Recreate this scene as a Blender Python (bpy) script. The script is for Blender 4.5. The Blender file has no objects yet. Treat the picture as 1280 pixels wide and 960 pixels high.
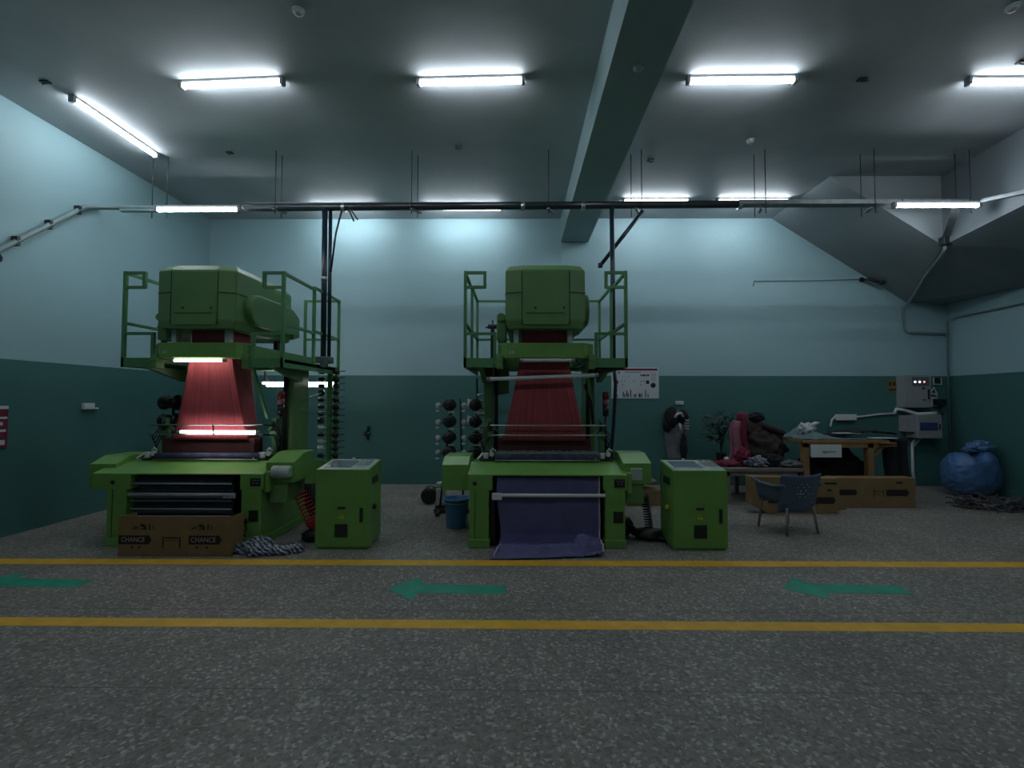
import bpy, bmesh, math, random
from mathutils import Vector, Matrix, noise
random.seed(7)
SC = bpy.context.scene
COL = SC.collection
PI = math.pi

# ------------------------------------------------------------------ materials
def mat(name, col, rough=.5, metal=0., noise_amt=.0, noise_scale=6., bump=0., bump_scale=40., emit=None, spec=.5, coat=0.):
    m = bpy.data.materials.new(name); m.use_nodes = True
    nt = m.node_tree; b = nt.nodes['Principled BSDF']
    b.inputs['Base Color'].default_value = (*col, 1)
    b.inputs['Roughness'].default_value = rough
    b.inputs['Metallic'].default_value = metal
    b.inputs['Specular IOR Level'].default_value = spec
    if coat: b.inputs['Coat Weight'].default_value = coat
    if noise_amt or bump:
        tc = nt.nodes.new('ShaderNodeTexCoord')
    if noise_amt:
        n = nt.nodes.new('ShaderNodeTexNoise'); n.inputs['Scale'].default_value = noise_scale; n.inputs['Detail'].default_value = 5
        nt.links.new(tc.outputs['Object'], n.inputs['Vector'])
        r = nt.nodes.new('ShaderNodeValToRGB')
        r.color_ramp.elements[0].position = .3; r.color_ramp.elements[1].position = .7
        r.color_ramp.elements[0].color = (*[c * (1 - noise_amt) for c in col], 1)
        r.color_ramp.elements[1].color = (*[min(1, c * (1 + noise_amt * .6)) for c in col], 1)
        nt.links.new(n.outputs['Fac'], r.inputs['Fac']); nt.links.new(r.outputs['Color'], b.inputs['Base Color'])
    if bump:
        n2 = nt.nodes.new('ShaderNodeTexNoise'); n2.inputs['Scale'].default_value = bump_scale; n2.inputs['Detail'].default_value = 4
        nt.links.new(tc.outputs['Object'], n2.inputs['Vector'])
        bp = nt.nodes.new('ShaderNodeBump'); bp.inputs['Strength'].default_value = bump; bp.inputs['Distance'].default_value = .02
        nt.links.new(n2.outputs['Fac'], bp.inputs['Height']); nt.links.new(bp.outputs['Normal'], b.inputs['Normal'])
    if emit:
        b.inputs['Emission Color'].default_value = (*emit[0], 1); b.inputs['Emission Strength'].default_value = emit[1]
    return m

def wall_mat():
    m = bpy.data.materials.new('two_tone_wall_paint'); m.use_nodes = True
    nt = m.node_tree; N = nt.nodes; Lk = nt.links; b = N['Principled BSDF']
    tc = N.new('ShaderNodeTexCoord'); sp = N.new('ShaderNodeSeparateXYZ'); Lk.new(tc.outputs['Object'], sp.inputs[0])
    n = N.new('ShaderNodeTexNoise'); n.inputs['Scale'].default_value = .9; n.inputs['Detail'].default_value = 7; n.inputs['Roughness'].default_value = .65
    Lk.new(tc.outputs['Object'], n.inputs['Vector'])
    up = N.new('ShaderNodeMixRGB'); up.inputs[1].default_value = (.275, .425, .46, 1); up.inputs[2].default_value = (.325, .48, .51, 1); Lk.new(n.outputs['Fac'], up.inputs[0])
    lo = N.new('ShaderNodeMixRGB'); lo.inputs[1].default_value = (.048, .135, .128, 1); lo.inputs[2].default_value = (.066, .18, .168, 1); Lk.new(n.outputs['Fac'], lo.inputs[0])
    gt = N.new('ShaderNodeMath'); gt.operation = 'GREATER_THAN'; gt.inputs[1].default_value = 2.2; Lk.new(sp.outputs['Z'], gt.inputs[0])
    mx = N.new('ShaderNodeMixRGB'); Lk.new(gt.outputs[0], mx.inputs[0]); Lk.new(lo.outputs[0], mx.inputs[1]); Lk.new(up.outputs[0], mx.inputs[2])
    # scuffed, chipped paint near the floor
    n3 = N.new('ShaderNodeTexNoise'); n3.inputs['Scale'].default_value = 5; n3.inputs['Detail'].default_value = 6; Lk.new(tc.outputs['Object'], n3.inputs['Vector'])
    r3 = N.new('ShaderNodeValToRGB'); r3.color_ramp.elements[0].position = .66; r3.color_ramp.elements[1].position = .72; Lk.new(n3.outputs['Fac'], r3.inputs[0])
    lt = N.new('ShaderNodeMath'); lt.operation = 'LESS_THAN'; lt.inputs[1].default_value = .55; Lk.new(sp.outputs['Z'], lt.inputs[0])
    ml = N.new('ShaderNodeMath'); ml.operation = 'MULTIPLY'; Lk.new(r3.outputs[0], ml.inputs[0]); Lk.new(lt.outputs[0], ml.inputs[1])
    ml2 = N.new('ShaderNodeMath'); ml2.operation = 'MULTIPLY'; ml2.inputs[1].default_value = .5; Lk.new(ml.outputs[0], ml2.inputs[0])
    mx2 = N.new('ShaderNodeMixRGB'); mx2.inputs[2].default_value = (.16, .28, .27, 1); Lk.new(ml2.outputs[0], mx2.inputs[0]); Lk.new(mx.outputs[0], mx2.inputs[1])
    Lk.new(mx2.outputs[0], b.inputs['Base Color'])
    b.inputs['Roughness'].default_value = .5; b.inputs['Specular IOR Level'].default_value = .35
    n2 = N.new('ShaderNodeTexNoise'); n2.inputs['Scale'].default_value = 3; n2.inputs['Detail'].default_value = 8
    Lk.new(tc.outputs['Object'], n2.inputs['Vector'])
    bp = N.new('ShaderNodeBump'); bp.inputs['Strength'].default_value = .25; bp.inputs['Distance'].default_value = .03
    Lk.new(n2.outputs['Fac'], bp.inputs['Height']); Lk.new(bp.outputs['Normal'], b.inputs['Normal'])
    return m

def floor_mat():
    m = bpy.data.materials.new('terrazzo_floor'); m.use_nodes = True
    nt = m.node_tree; N = nt.nodes; Lk = nt.links; b = N['Principled BSDF']
    tc = N.new('ShaderNodeTexCoord')
    v = N.new('ShaderNodeTexVoronoi'); v.inputs['Scale'].default_value = 55; Lk.new(tc.outputs['Object'], v.inputs['Vector'])
    r = N.new('ShaderNodeValToRGB'); e = r.color_ramp.elements
    e[0].position = 0; e[0].color = (.15, .143, .122, 1); e[1].position = 1; e[1].color = (.46, .44, .39, 1)
    x = e.new(.45); x.color = (.225, .215, .19, 1); x = e.new(.8); x.color = (.25, .24, .212, 1)
    sp = N.new('ShaderNodeSeparateXYZ'); Lk.new(v.outputs['Color'], sp.inputs[0]); Lk.new(sp.outputs[0], r.inputs[0])
    n = N.new('ShaderNodeTexNoise'); n.inputs['Scale'].default_value = 1.1; n.inputs['Detail'].default_value = 8; n.inputs['Roughness'].default_value = .7; Lk.new(tc.outputs['Object'], n.inputs['Vector'])
    r2 = N.new('ShaderNodeValToRGB'); r2.color_ramp.elements[0].position = .3; r2.color_ramp.elements[0].color = (.68, .68, .68, 1); r2.color_ramp.elements[1].position = .7; r2.color_ramp.elements[1].color = (1.06, 1.06, 1.06, 1)
    Lk.new(n.outputs['Fac'], r2.inputs[0])
    mu = N.new('ShaderNodeMixRGB'); mu.blend_type = 'MULTIPLY'; mu.inputs[0].default_value = 1; Lk.new(r.outputs[0], mu.inputs[1]); Lk.new(r2.outputs[0], mu.inputs[2])
    # slab joints across the hall
    s2 = N.new('ShaderNodeSeparateXYZ'); Lk.new(tc.outputs['Object'], s2.inputs[0])
    ad = N.new('ShaderNodeMath'); ad.operation = 'ADD'; ad.inputs[1].default_value = 8 - 3.81 + .01; Lk.new(s2.outputs['Y'], ad.inputs[0])
    mo = N.new('ShaderNodeMath'); mo.operation = 'MODULO'; mo.inputs[1].default_value = 1.03; Lk.new(ad.outputs[0], mo.inputs[0])
    # joints only at the two seams seen in front
    sb = N.new('ShaderNodeMath'); sb.operation = 'SUBTRACT'; sb.inputs[1].default_value = 3.81; Lk.new(s2.outputs['Y'], sb.inputs[0])
    ab = N.new('ShaderNodeMath'); ab.operation = 'ABSOLUTE'; Lk.new(sb.outputs[0], ab.inputs[0])
    l1 = N.new('ShaderNodeMath'); l1.operation = 'LESS_THAN'; l1.inputs[1].default_value = .006; Lk.new(ab.outputs[0], l1.inputs[0])
    sb2 = N.new('ShaderNodeMath'); sb2.operation = 'SUBTRACT'; sb2.inputs[1].default_value = 2.78; Lk.new(s2.outputs['Y'], sb2.inputs[0])
    ab2 = N.new('ShaderNodeMath'); ab2.operation = 'ABSOLUTE'; Lk.new(sb2.outputs[0], ab2.inputs[0])
    l2 = N.new('ShaderNodeMath'); l2.operation = 'LESS_THAN'; l2.inputs[1].default_value = .004; Lk.new(ab2.outputs[0], l2.inputs[0])
    mxx = N.new('ShaderNodeMath'); mxx.operation = 'MAXIMUM'; Lk.new(l1.outputs[0], mxx.inputs[0]); Lk.new(l2.outputs[0], mxx.inputs[1])
    fj = N.new('ShaderNodeMath'); fj.operation = 'MULTIPLY'; fj.inputs[1].default_value = .55; Lk.new(mxx.outputs[0], fj.inputs[0])
    mj = N.new('ShaderNodeMixRGB'); mj.inputs[2].default_value = (.06, .058, .055, 1); Lk.new(fj.outputs[0], mj.inputs[0]); Lk.new(mu.outputs[0], mj.inputs[1])
    Lk.new(mj.outputs[0], b.inputs['Base Color'])
    b.inputs['Roughness'].default_value = .62; b.inputs['Specular IOR Level'].default_value = .3
    return m

def harness_mat():
    m = bpy.data.materials.new('red_harness_cords'); m.use_nodes = True
    nt = m.node_tree; N = nt.nodes; Lk = nt.links; b = N['Principled BSDF']
    uv = N.new('ShaderNodeUVMap'); uv.uv_map = 'UVMap'
    mp = N.new('ShaderNodeMapping'); mp.inputs['Scale'].default_value = (150, 1.2, 1); Lk.new(uv.outputs[0], mp.inputs[0])
    n = N.new('ShaderNodeTexNoise'); n.inputs['Scale'].default_value = 1; n.inputs['Detail'].default_value = 3; Lk.new(mp.outputs[0], n.inputs['Vector'])
    mp2 = N.new('ShaderNodeMapping'); mp2.inputs['Scale'].default_value = (6, 3, 1); Lk.new(uv.outputs[0], mp2.inputs[0])
    n2 = N.new('ShaderNodeTexNoise'); n2.inputs['Scale'].default_value = 1; n2.inputs['Detail'].default_value = 4; Lk.new(mp2.outputs[0], n2.inputs['Vector'])
    ad = N.new('ShaderNodeMixRGB'); ad.inputs[0].default_value = .35; Lk.new(n.outputs['Fac'], ad.inputs[1]); Lk.new(n2.outputs['Fac'], ad.inputs[2])
    r = N.new('ShaderNodeValToRGB'); e = r.color_ramp.elements
    e[0].position = .32; e[0].color = (.20, .022, .032, 1); e[1].position = .68; e[1].color = (.50, .085, .10, 1)
    Lk.new(ad.outputs[0], r.inputs[0]); Lk.new(r.outputs[0], b.inputs['Base Color'])
    b.inputs['Roughness'].default_value = .75
    bp = N.new('ShaderNodeBump'); bp.inputs['Strength'].default_value = .5; bp.inputs['Distance'].default_value = .01
    Lk.new(n.outputs['Fac'], bp.inputs['Height']); Lk.new(bp.outputs['Normal'], b.inputs['Normal'])
    return m

def plaid_mat(name, a, bcol, scale=60., axis='X', dist=1.0):
    m = bpy.data.materials.new(name); m.use_nodes = True
    nt = m.node_tree; N = nt.nodes; Lk = nt.links; b = N['Principled BSDF']
    tc = N.new('ShaderNodeTexCoord')
    w = N.new('ShaderNodeTexWave'); w.bands_direction = axis; w.inputs['Scale'].default_value = scale; w.inputs['Distortion'].default_value = dist
    n = N.new('ShaderNodeTexNoise'); n.inputs['Scale'].default_value = 9; n.inputs['Detail'].default_value = 3
    Lk.new(tc.outputs['Object'], w.inputs['Vector']); Lk.new(tc.outputs['Object'], n.inputs['Vector'])
    mu = N.new('ShaderNodeMath'); mu.operation = 'MULTIPLY'; Lk.new(w.outputs['Fac'], mu.inputs[0]); Lk.new(n.outputs['Fac'], mu.inputs[1])
    mx = N.new('ShaderNodeMixRGB'); mx.inputs[1].default_value = (*a, 1); mx.inputs[2].default_value = (*bcol, 1); Lk.new(mu.outputs[0], mx.inputs[0])
    Lk.new(mx.outputs[0], b.inputs['Base Color']); b.inputs['Roughness'].default_value = .85
    return m

M = {}
M['wall'] = wall_mat(); M['floor'] = floor_mat()
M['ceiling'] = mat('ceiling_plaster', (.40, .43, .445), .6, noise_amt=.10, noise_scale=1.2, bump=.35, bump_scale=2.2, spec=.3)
M['beam'] = mat('beam_paint', (.27, .39, .40), .55, noise_amt=.07, noise_scale=1.5, bump=.15, bump_scale=3)
M['green'] = mat('green_enamel', (.155, .345, .075), .38, noise_amt=.10, noise_scale=3, bump=.04, bump_scale=8)
M['green_dark'] = mat('green_head_enamel', (.12, .25, .085), .42, noise_amt=.10, noise_scale=3, bump=.05, bump_scale=6)
M['frame_green'] = mat('green_frame_paint', (.085, .24, .09), .45, noise_amt=.12, noise_scale=5)
M['seam'] = mat('dark_seam', (.02, .03, .02), .8)
M['black'] = mat('black_rubber', (.012, .012, .014), .55, noise_amt=.2)
M['black_plastic'] = mat('black_plastic', (.015, .017, .018), .35, noise_amt=.2)
M['dark_metal'] = mat('dark_steel', (.05, .055, .055), .5, .6, noise_amt=.3, noise_scale=14)
M['steel'] = mat('bare_steel', (.45, .46, .46), .32, .9, noise_amt=.15, noise_scale=10)
M['white_pipe'] = mat('white_tube_plastic', (.66, .68, .68), .4, noise_amt=.06)
M['harness'] = harness_mat()
M['heald'] = plaid_mat('maroon_dark_heald_wires', (.05, .012, .014), (.16, .05, .05), 30.)
M['reed'] = plaid_mat('navy_warp_comb', (.008, .010, .028), (.20, .24, .40), 34.)
M['dark_cloth'] = plaid_mat('navy_plaid_cloth', (.012, .014, .026), (.12, .14, .2), 20.)
M['cloth'] = mat('violet_blue_cloth', (.115, .108, .24), .85, noise_amt=.14, noise_scale=5, bump=.15, bump_scale=160)
M['selvedge'] = mat('pale_selvedge', (.50, .47, .62), .9, noise_amt=.25, noise_scale=40)
M['yellow'] = mat('yellow_floor_paint', (.72, .40, .03), .55, noise_amt=.16, noise_scale=7)
M['arrow'] = mat('green_floor_paint', (.02, .30, .19), .55, noise_amt=.16, noise_scale=6)
M['card'] = mat('brown_cardboard', (.245, .16, .07), .85, noise_amt=.13, noise_scale=5, bump=.08, bump_scale=30)
M['ink'] = mat('black_print_ink', (.018, .012, .010), .8)
M['paper_ink'] = mat('pale_print', (.42, .36, .30), .8)
M['white'] = mat('white_plastic', (.62, .66, .66), .45, noise_amt=.05)
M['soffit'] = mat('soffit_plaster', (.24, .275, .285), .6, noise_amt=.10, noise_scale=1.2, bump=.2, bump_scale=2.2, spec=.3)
M['soffit_shaded'] = mat('shaded_soffit_plaster', (.19, .22, .24), .6, noise_amt=.10, noise_scale=1.2, spec=.3)  # soffit plaster with its shade put into a darker base colour
M['grey'] = mat('grey_enamel', (.28, .29, .30), .45, noise_amt=.08)
M['light_panel'] = mat('pale_grey_panel', (.42, .50, .47), .35, noise_amt=.10, noise_scale=8)
M['screen'] = mat('lcd_screen_glass', (.10, .14, .16), .12)
M['pipe'] = mat('black_painted_pipe', (.022, .028, .032), .3, noise_amt=.2, noise_scale=6)
M['tray'] = mat('galvanised_tray', (.17, .19, .20), .5, .5, noise_amt=.25, noise_scale=14)
M['conduit'] = mat('grey_green_conduit', (.22, .30, .30), .5, noise_amt=.1)
M['blue_pipe'] = mat('dark_navy_pipe', (.014, .030, .050), .3, noise_amt=.15)
M['wood'] = mat('pine_timber', (.28, .16, .065), .6, noise_amt=.22, noise_scale=6)
M['grey_wood'] = mat('worn_grey_timber', (.22, .20, .17), .7, noise_amt=.2)
M['blue_plastic'] = mat('blue_bucket_plastic', (.06, .20, .42), .4, noise_amt=.06)
M['chair'] = mat('slate_blue_plastic', (.065, .105, .175), .35, noise_amt=.08)
M['bag'] = mat('blue_sack_plastic', (.075, .17, .36), .42, noise_amt=.18, noise_scale=5, bump=.4, bump_scale=14)
M['glass_sheet'] = mat('grey_blue_plastic_sheet', (.16, .23, .24), .25, noise_amt=.15)
M['red'] = mat('red_hose_plastic', (.55, .02, .025), .35)
M['red_dark'] = mat('dark_red_lens', (.22, .012, .014), .25)
M['yellow_sign'] = mat('yellow_sticker', (.62, .60, .02), .5)
M['maroon'] = mat('maroon_fabric', (.17, .015, .04), .9, noise_amt=.3, noise_scale=14)
M['pink'] = mat('dusty_pink_fabric', (.33, .13, .17), .9, noise_amt=.25, noise_scale=14)
M['brown_fabric'] = mat('dark_brown_fabric', (.035, .022, .020), .9, noise_amt=.4, noise_scale=8)
M['black_fabric'] = mat('black_fabric', (.012, .012, .016), .95, noise_amt=.4, noise_scale=10)
M['grey_fabric'] = mat('grey_fabric', (.16, .16, .18), .95, noise_amt=.3, noise_scale=10)
M['white_fabric'] = mat('white_fabric', (.55, .56, .58), .95, noise_amt=.25, noise_scale=12)
M['navy_rag'] = plaid_mat('navy_white_rag', (.02, .026, .07), (.75, .78, .85), 9., 'DIAGONAL', 7.)
M['foliage'] = mat('dark_leaf_green', (.012, .04, .028), .6, noise_amt=.4)
M['paper'] = mat('white_poster_paper', (.50, .54, .58), .5, noise_amt=.05)
M['scrap'] = mat('tangled_yarn_waste', (.10, .10, .11), .95, noise_amt=.7, noise_scale=22)
TUBE = 16.0
M['lit'] = mat('lit_tube', (.9, .9, .9), .4, emit=((.83, .92, 1.0), TUBE))
M['lit_small'] = mat('lit_machine_tube', (.9, .9, .9), .4, emit=((1.0, .93, .93), 4.2))
M['led_white'] = mat('white_indicator', (.9, .9, .9), .3, emit=((.9, .9, 1.), 1.6))
M['led_red'] = mat('red_indicator', (.9, .3, .2), .3, emit=((1, .3, .25), .7))

# ------------------------------------------------------------------ mesh builder
class MB:
    def __init__(s, org=(0, 0, 0)):
        s.b = bmesh.new(); s.o = Vector(org)
    def _merge(s, t):
        me = bpy.data.meshes.new('_t'); t.to_mesh(me); t.free(); s.b.from_mesh(me); bpy.data.meshes.remove(me)
    def box(s, x0, y0, z0, x1, y1, z1, bev=0., seg=2, rot=None):
        t = bmesh.new(); bmesh.ops.create_cube(t, size=1)
        c = Vector(((x0 + x1) / 2, (y0 + y1) / 2, (z0 + z1) / 2))
        for v in t.verts:
            v.co = Vector((v.co.x * (x1 - x0), v.co.y * (y1 - y0), v.co.z * (z1 - z0)))
        if bev: bmesh.ops.bevel(t, geom=t.edges[:] + t.verts[:], offset=bev, segments=seg, affect='EDGES', profile=.6)
        if rot is not None:
            for v in t.verts: v.co = rot @ v.co
        for v in t.verts: v.co += c
        s._merge(t); return s
    def prism(s, pts, axis, a, b, bev=0., seg=2):
        """pts: 2-D outline in the two other axes (x: y,z / y: x,z / z: x,y), extruded a..b along axis"""
        t = bmesh.new()
        def co(p, q):
            return {'x': (q, p[0], p[1]), 'y': (p[0], q, p[1]), 'z': (p[0], p[1], q)}[axis]
        A = [t.verts.new(co(p, a)) for p in pts]; B = [t.verts.new(co(p, b)) for p in pts]
        n = len(pts); t.faces.new(A); t.faces.new(B[::-1])
        for i in range(n): t.faces.new((A[i], B[i], B[(i + 1) % n], A[(i + 1) % n]))
        bmesh.ops.recalc_face_normals(t, faces=t.faces[:])
        if bev: bmesh.ops.bevel(t, geom=t.edges[:] + t.verts[:], offset=bev, segments=seg, affect='EDGES', profile=.6)
        s._merge(t); return s
    def tube(s, pts, r, seg=8, caps=True, closed=False):
        pts = [Vector(p) for p in pts]; t = bmesh.new(); rings = []; n = len(pts); up = None
        for i, p in enumerate(pts):
            d = (pts[min(i + 1, n - 1)] - pts[max(i - 1, 0)]).normalized()
            if up is None:
                up = Vector((0, 0, 1)) if abs(d.z) < .9 else Vector((0, 1, 0))
            u = up - d * up.dot(d)
            if u.length < 1e-4: u = d.orthogonal()
            u.normalize(); w = d.cross(u); up = u
            rr = r[i] if isinstance(r, (list, tuple)) else r
            rings.append([t.verts.new(p + (u * math.cos(2 * PI * k / seg) + w * math.sin(2 * PI * k / seg)) * rr) for k in range(seg)])
        for i in range(n - 1):
            for k in range(seg):
                t.faces.new((rings[i][k], rings[i][(k + 1) % seg], rings[i + 1][(k + 1) % seg], rings[i + 1][k]))
        if caps: t.faces.new(rings[0][::-1]); t.faces.new(rings[-1])
        bmesh.ops.recalc_face_normals(t, faces=t.faces[:])
        for f in t.faces: f.smooth = seg > 5 and len(f.verts) == 4
        s._merge(t); return s
    def bar(s, p, q, w, h=None):
        """square bar from p to q"""
        h = h or w; p, q = Vector(p), Vector(q); d = (q - p); L = d.length; d.normalize()
        up = Vector((0, 0, 1)) if abs(d.z) < .95 else Vector((0, 1, 0))
        x = up.cross(d).normalized(); y = d.cross(x)
        t = bmesh.new(); bmesh.ops.create_cube(t, size=1)
        for v in t.verts: v.co = (p + q) / 2 + x * v.co.x * w + y * v.co.y * h + d * v.co.z * L
        bmesh.ops.recalc_face_normals(t, faces=t.faces[:]); s._merge(t); return s
    def lathe(s, prof, c=(0, 0, 0), axis='z', seg=20):
        t = bmesh.new(); rings = []
        def co(r, h, a):
            x, y = r * math.cos(a), r * math.sin(a)
            v = {'z': (x, y, h), 'x': (h, x, y), 'y': (x, h, y)}[axis]
            return Vector(v) + Vector(c)
        for r, h in prof: rings.append([t.verts.new(co(max(r, 1e-4), h, 2 * PI * k / seg)) for k in range(seg)])
        for i in range(len(prof) - 1):
            for k in range(seg): t.faces.new((rings[i][k], rings[i][(k + 1) % seg], rings[i + 1][(k + 1) % seg], rings[i + 1][k]))
        t.faces.new(rings[0]); t.faces.new(rings[-1])
        bmesh.ops.recalc_face_normals(t, faces=t.faces[:])
        for f in t.faces: f.smooth = len(f.verts) == 4
        s._merge(t); return s
    def blob(s, c, r, amp=.15, freq=2.5, seed=0., sub=3, flat=None):
        """lumpy body; r = radii; flat = lowest z kept (it rests on something)"""
        t = bmesh.new(); bmesh.ops.create_icosphere(t, subdivisions=sub, radius=1)
        for v in t.verts:
            n = noise.fractal(v.co * freq + Vector((seed, seed * 1.7, -seed)), 1., 2., 3)
            k = 1 + amp * n; v.co = Vector((v.co.x * r[0] * k, v.co.y * r[1] * k, v.co.z * r[2] * k)) + Vector(c)
            if flat is not None and v.co.z < flat: v.co.z = flat + random.random() * .003
        for f in t.faces: f.smooth = True
        s._merge(t); return s
    def sheet(s, fn, nu, nv, thick=.004, uv=False):
        """fn(u, v) -> point; a cloth of real thickness"""
        t = bmesh.new(); g = [[t.verts.new(fn(i / nu, j / nv)) for j in range(nv + 1)] for i in range(nu + 1)]
        for i in range(nu):
            for j in range(nv): t.faces.new((g[i][j], g[i + 1][j], g[i + 1][j + 1], g[i][j + 1]))
        bmesh.ops.recalc_face_normals(t, faces=t.faces[:])
        bmesh.ops.solidify(t, geom=t.faces[:], thickness=thick)
        for f in t.faces: f.smooth = True
        s._merge(t); return s
    def build(s, name, material, parent=None, shift=None):
        me = bpy.data.meshes.new(name); off = Vector(shift) if shift else -s.o
        for v in s.b.verts: v.co += off
        s.b.to_mesh(me); s.b.free()
        ml = material if isinstance(material, list) else [material]
        for m in ml: me.materials.append(m)
        o = bpy.data.objects.new(name, me); COL.objects.link(o)
        if parent: o.parent = parent
        else: o.location = s.o
        return o

def tag(o, label, cat, group=None):
    o['label'] = label; o['category'] = cat
    if group: o['group'] = group
    return o
def thing(name, loc, label, cat, group=None, rz=0):
    o = bpy.data.objects.new(name, None); COL.objects.link(o); o.empty_display_size = .1
    o.location = loc; o.rotation_euler = (0, 0, rz); return tag(o, label, cat, group)
def struct(o):
    o['kind'] = 'structure'; return o
def text_mesh(name, s, size, material, parent, loc, rot=(PI / 2, 0, 0), depth=.001, sx=1.):
    c = bpy.data.curves.new('_c', 'FONT'); c.body = s; c.size = size; c.extrude = depth; c.align_x = 'CENTER'; c.align_y = 'CENTER'
    o = bpy.data.objects.new('_txt', c); COL.objects.link(o)
    dg = bpy.context.evaluated_depsgraph_get(); me = bpy.data.meshes.new_from_object(o.evaluated_get(dg))
    bpy.data.objects.remove(o); bpy.data.curves.remove(c)
    mtx = Matrix.Translation(loc) @ Matrix.Rotation(rot[2], 4, 'Z') @ Matrix.Rotation(rot[0], 4, 'X') @ Matrix.Diagonal((sx, 1, 1, 1))
    me.transform(mtx); me.materials.clear(); me.materials.append(material); me.name = name
    o = bpy.data.objects.new(name, me); COL.objects.link(o); o.parent = parent
    return o
def copy_tree(o, parent=None):
    c = o.copy(); COL.objects.link(c)
    if parent: c.parent = parent
    for ch in [x for x in bpy.data.objects if x.parent is o]:
        copy_tree(ch, c)
    return c

# ------------------------------------------------------------------ the hall
XL, XR, YB, YF, ZC = -6.32, 8.75, 9.42, -2.5, 5.43
struct(MB().box(XL - .2, YF, -.15, 10.2, YB + .2, 0).build('floor', M['floor']))
struct(MB().box(XL - .2, YF, ZC, 10.2, YB + .2, ZC + .2).build('ceiling', M['ceiling']))
struct(MB().box(XL - .2, YB, 0, 10.2, YB + .2, ZC).build('wall_back', M['wall']))
struct(MB().box(XL - .2, YF, 0, XL, YB, ZC).build('wall_left', M['wall']))
struct(MB().prism([(XR, YB), (8.46, 6.5), (8.46, YF), (10.2, YF), (10.2, YB)], 'z', 0, ZC).build('wall_right', M['wall']))
struct(MB().box(XL - .2, YF - .2, 0, 10.2, YF, ZC).build('wall_front', M['wall']))
# dropped concrete beam over the aisle between the looms, and its pilaster
struct(MB().prism([(.91, YB), (.90, YF), (1.40, YF), (1.47, YB)], 'z', 4.93, ZC).build('trim_1', M['beam']))
struct(MB().box(.91, YB - .05, 0, 1.47, YB, 4.93).build('trim_2', M['wall']))
# sloping soffit and boxed-in beam in the right rear corner
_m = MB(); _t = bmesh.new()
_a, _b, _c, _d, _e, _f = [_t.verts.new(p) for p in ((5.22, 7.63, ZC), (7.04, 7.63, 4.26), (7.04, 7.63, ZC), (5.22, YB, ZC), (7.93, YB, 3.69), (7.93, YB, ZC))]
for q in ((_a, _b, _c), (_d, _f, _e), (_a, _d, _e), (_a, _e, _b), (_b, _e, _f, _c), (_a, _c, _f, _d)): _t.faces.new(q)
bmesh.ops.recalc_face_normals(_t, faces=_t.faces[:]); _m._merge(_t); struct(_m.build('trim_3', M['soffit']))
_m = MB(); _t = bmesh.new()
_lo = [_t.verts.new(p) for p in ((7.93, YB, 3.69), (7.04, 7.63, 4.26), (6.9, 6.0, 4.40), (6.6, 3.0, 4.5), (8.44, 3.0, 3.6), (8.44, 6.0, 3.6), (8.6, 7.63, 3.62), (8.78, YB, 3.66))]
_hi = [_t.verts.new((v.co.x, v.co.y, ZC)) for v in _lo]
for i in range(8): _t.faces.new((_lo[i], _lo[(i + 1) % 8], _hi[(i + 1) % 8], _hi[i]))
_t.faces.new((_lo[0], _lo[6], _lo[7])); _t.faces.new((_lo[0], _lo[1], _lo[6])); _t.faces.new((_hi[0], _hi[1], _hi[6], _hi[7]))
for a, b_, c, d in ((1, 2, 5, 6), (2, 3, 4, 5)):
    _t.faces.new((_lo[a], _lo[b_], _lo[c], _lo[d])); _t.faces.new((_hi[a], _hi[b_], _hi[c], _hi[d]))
bmesh.ops.recalc_face_normals(_t, faces=_t.faces[:]); _m._merge(_t); struct(_m.build('trim_4', M['soffit_shaded']))

# floor paint
def floor_stripe(y0l, y1l, y0r, y1r, label):
    o = MB((0, (y0l + y0r) / 2, 0)).prism([(XL + .02, y0l), (8.1, y0r), (8.1, y1r), (XL + .02, y1l)], 'z', .0005, .002).build('floor_stripe', M['yellow'])
    tag(o, label, 'floor line', 'yellow aisle lines')
floor_stripe(3.515, 3.65, 3.50, 3.635, 'yellow painted floor line on the camera side of the arrows')
floor_stripe(4.80, 4.965, 4.86, 5.02, 'yellow painted floor line running along the front of the looms')
def floor_arrow(x, y, label):
    pts = [(x, y), (x + .24, y + .25), (x + .30, y + .10), (x + 1.08, y + .06), (x + 1.07, y - .12), (x + .32, y - .10), (x + .27, y - .26)]
    o = MB((x, y, 0)).prism([(a + random.uniform(-.008, .008), b + random.uniform(-.008, .008)) for a, b in pts], 'z', .0005, .002).build('floor_arrow', M['arrow'])
    tag(o, label, 'floor arrow', 'green floor arrows pointing left')
floor_arrow(-1.16, 4.25, 'green painted floor arrow in front of the gap between the looms')
floor_arrow(2.43, 4.30, 'green painted floor arrow in front of the blue chair')
floor_arrow(-5.05, 4.34, 'green painted floor arrow cut by the left edge, in front of the cardboard box loom')

# ------------------------------------------------------------------ ceiling tubes
def make_lamp(c, L, label, group, axis='x', rz=0., hung=0.):
    t = thing('pendant_lamp' if hung else 'ceiling_lamp', (c[0], c[1], c[2] + (0 if hung else .003)), label, 'lamp', group, rz)
    e = L / 2
    if axis == 'y': t.rotation_euler = (0, 0, PI / 2 + rz)
    MB().box(-e, -.035, -.03, e, .035, .0, .006).build('housing', M['white'], t)
    MB().tube([(-e + .02, 0, -.055), (e - .02, 0, -.055)], .027, 12).build('lit_tube', M['lit'], t)
    for s in (-1, 1):
        MB().box(s * e - .02, -.037, -.09, s * e + .02, .037, .0, .006).build('end_cap', M['grey'], t)
    if hung:
        for s in (-1, 1):
            MB().tube([(s * e * .8, 0, -.005), (s * e * .8, 0, hung)], .006, 6).build('hanger', M['dark_metal'], t)
    return t
CG = 'ceiling tube lamps'
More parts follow.
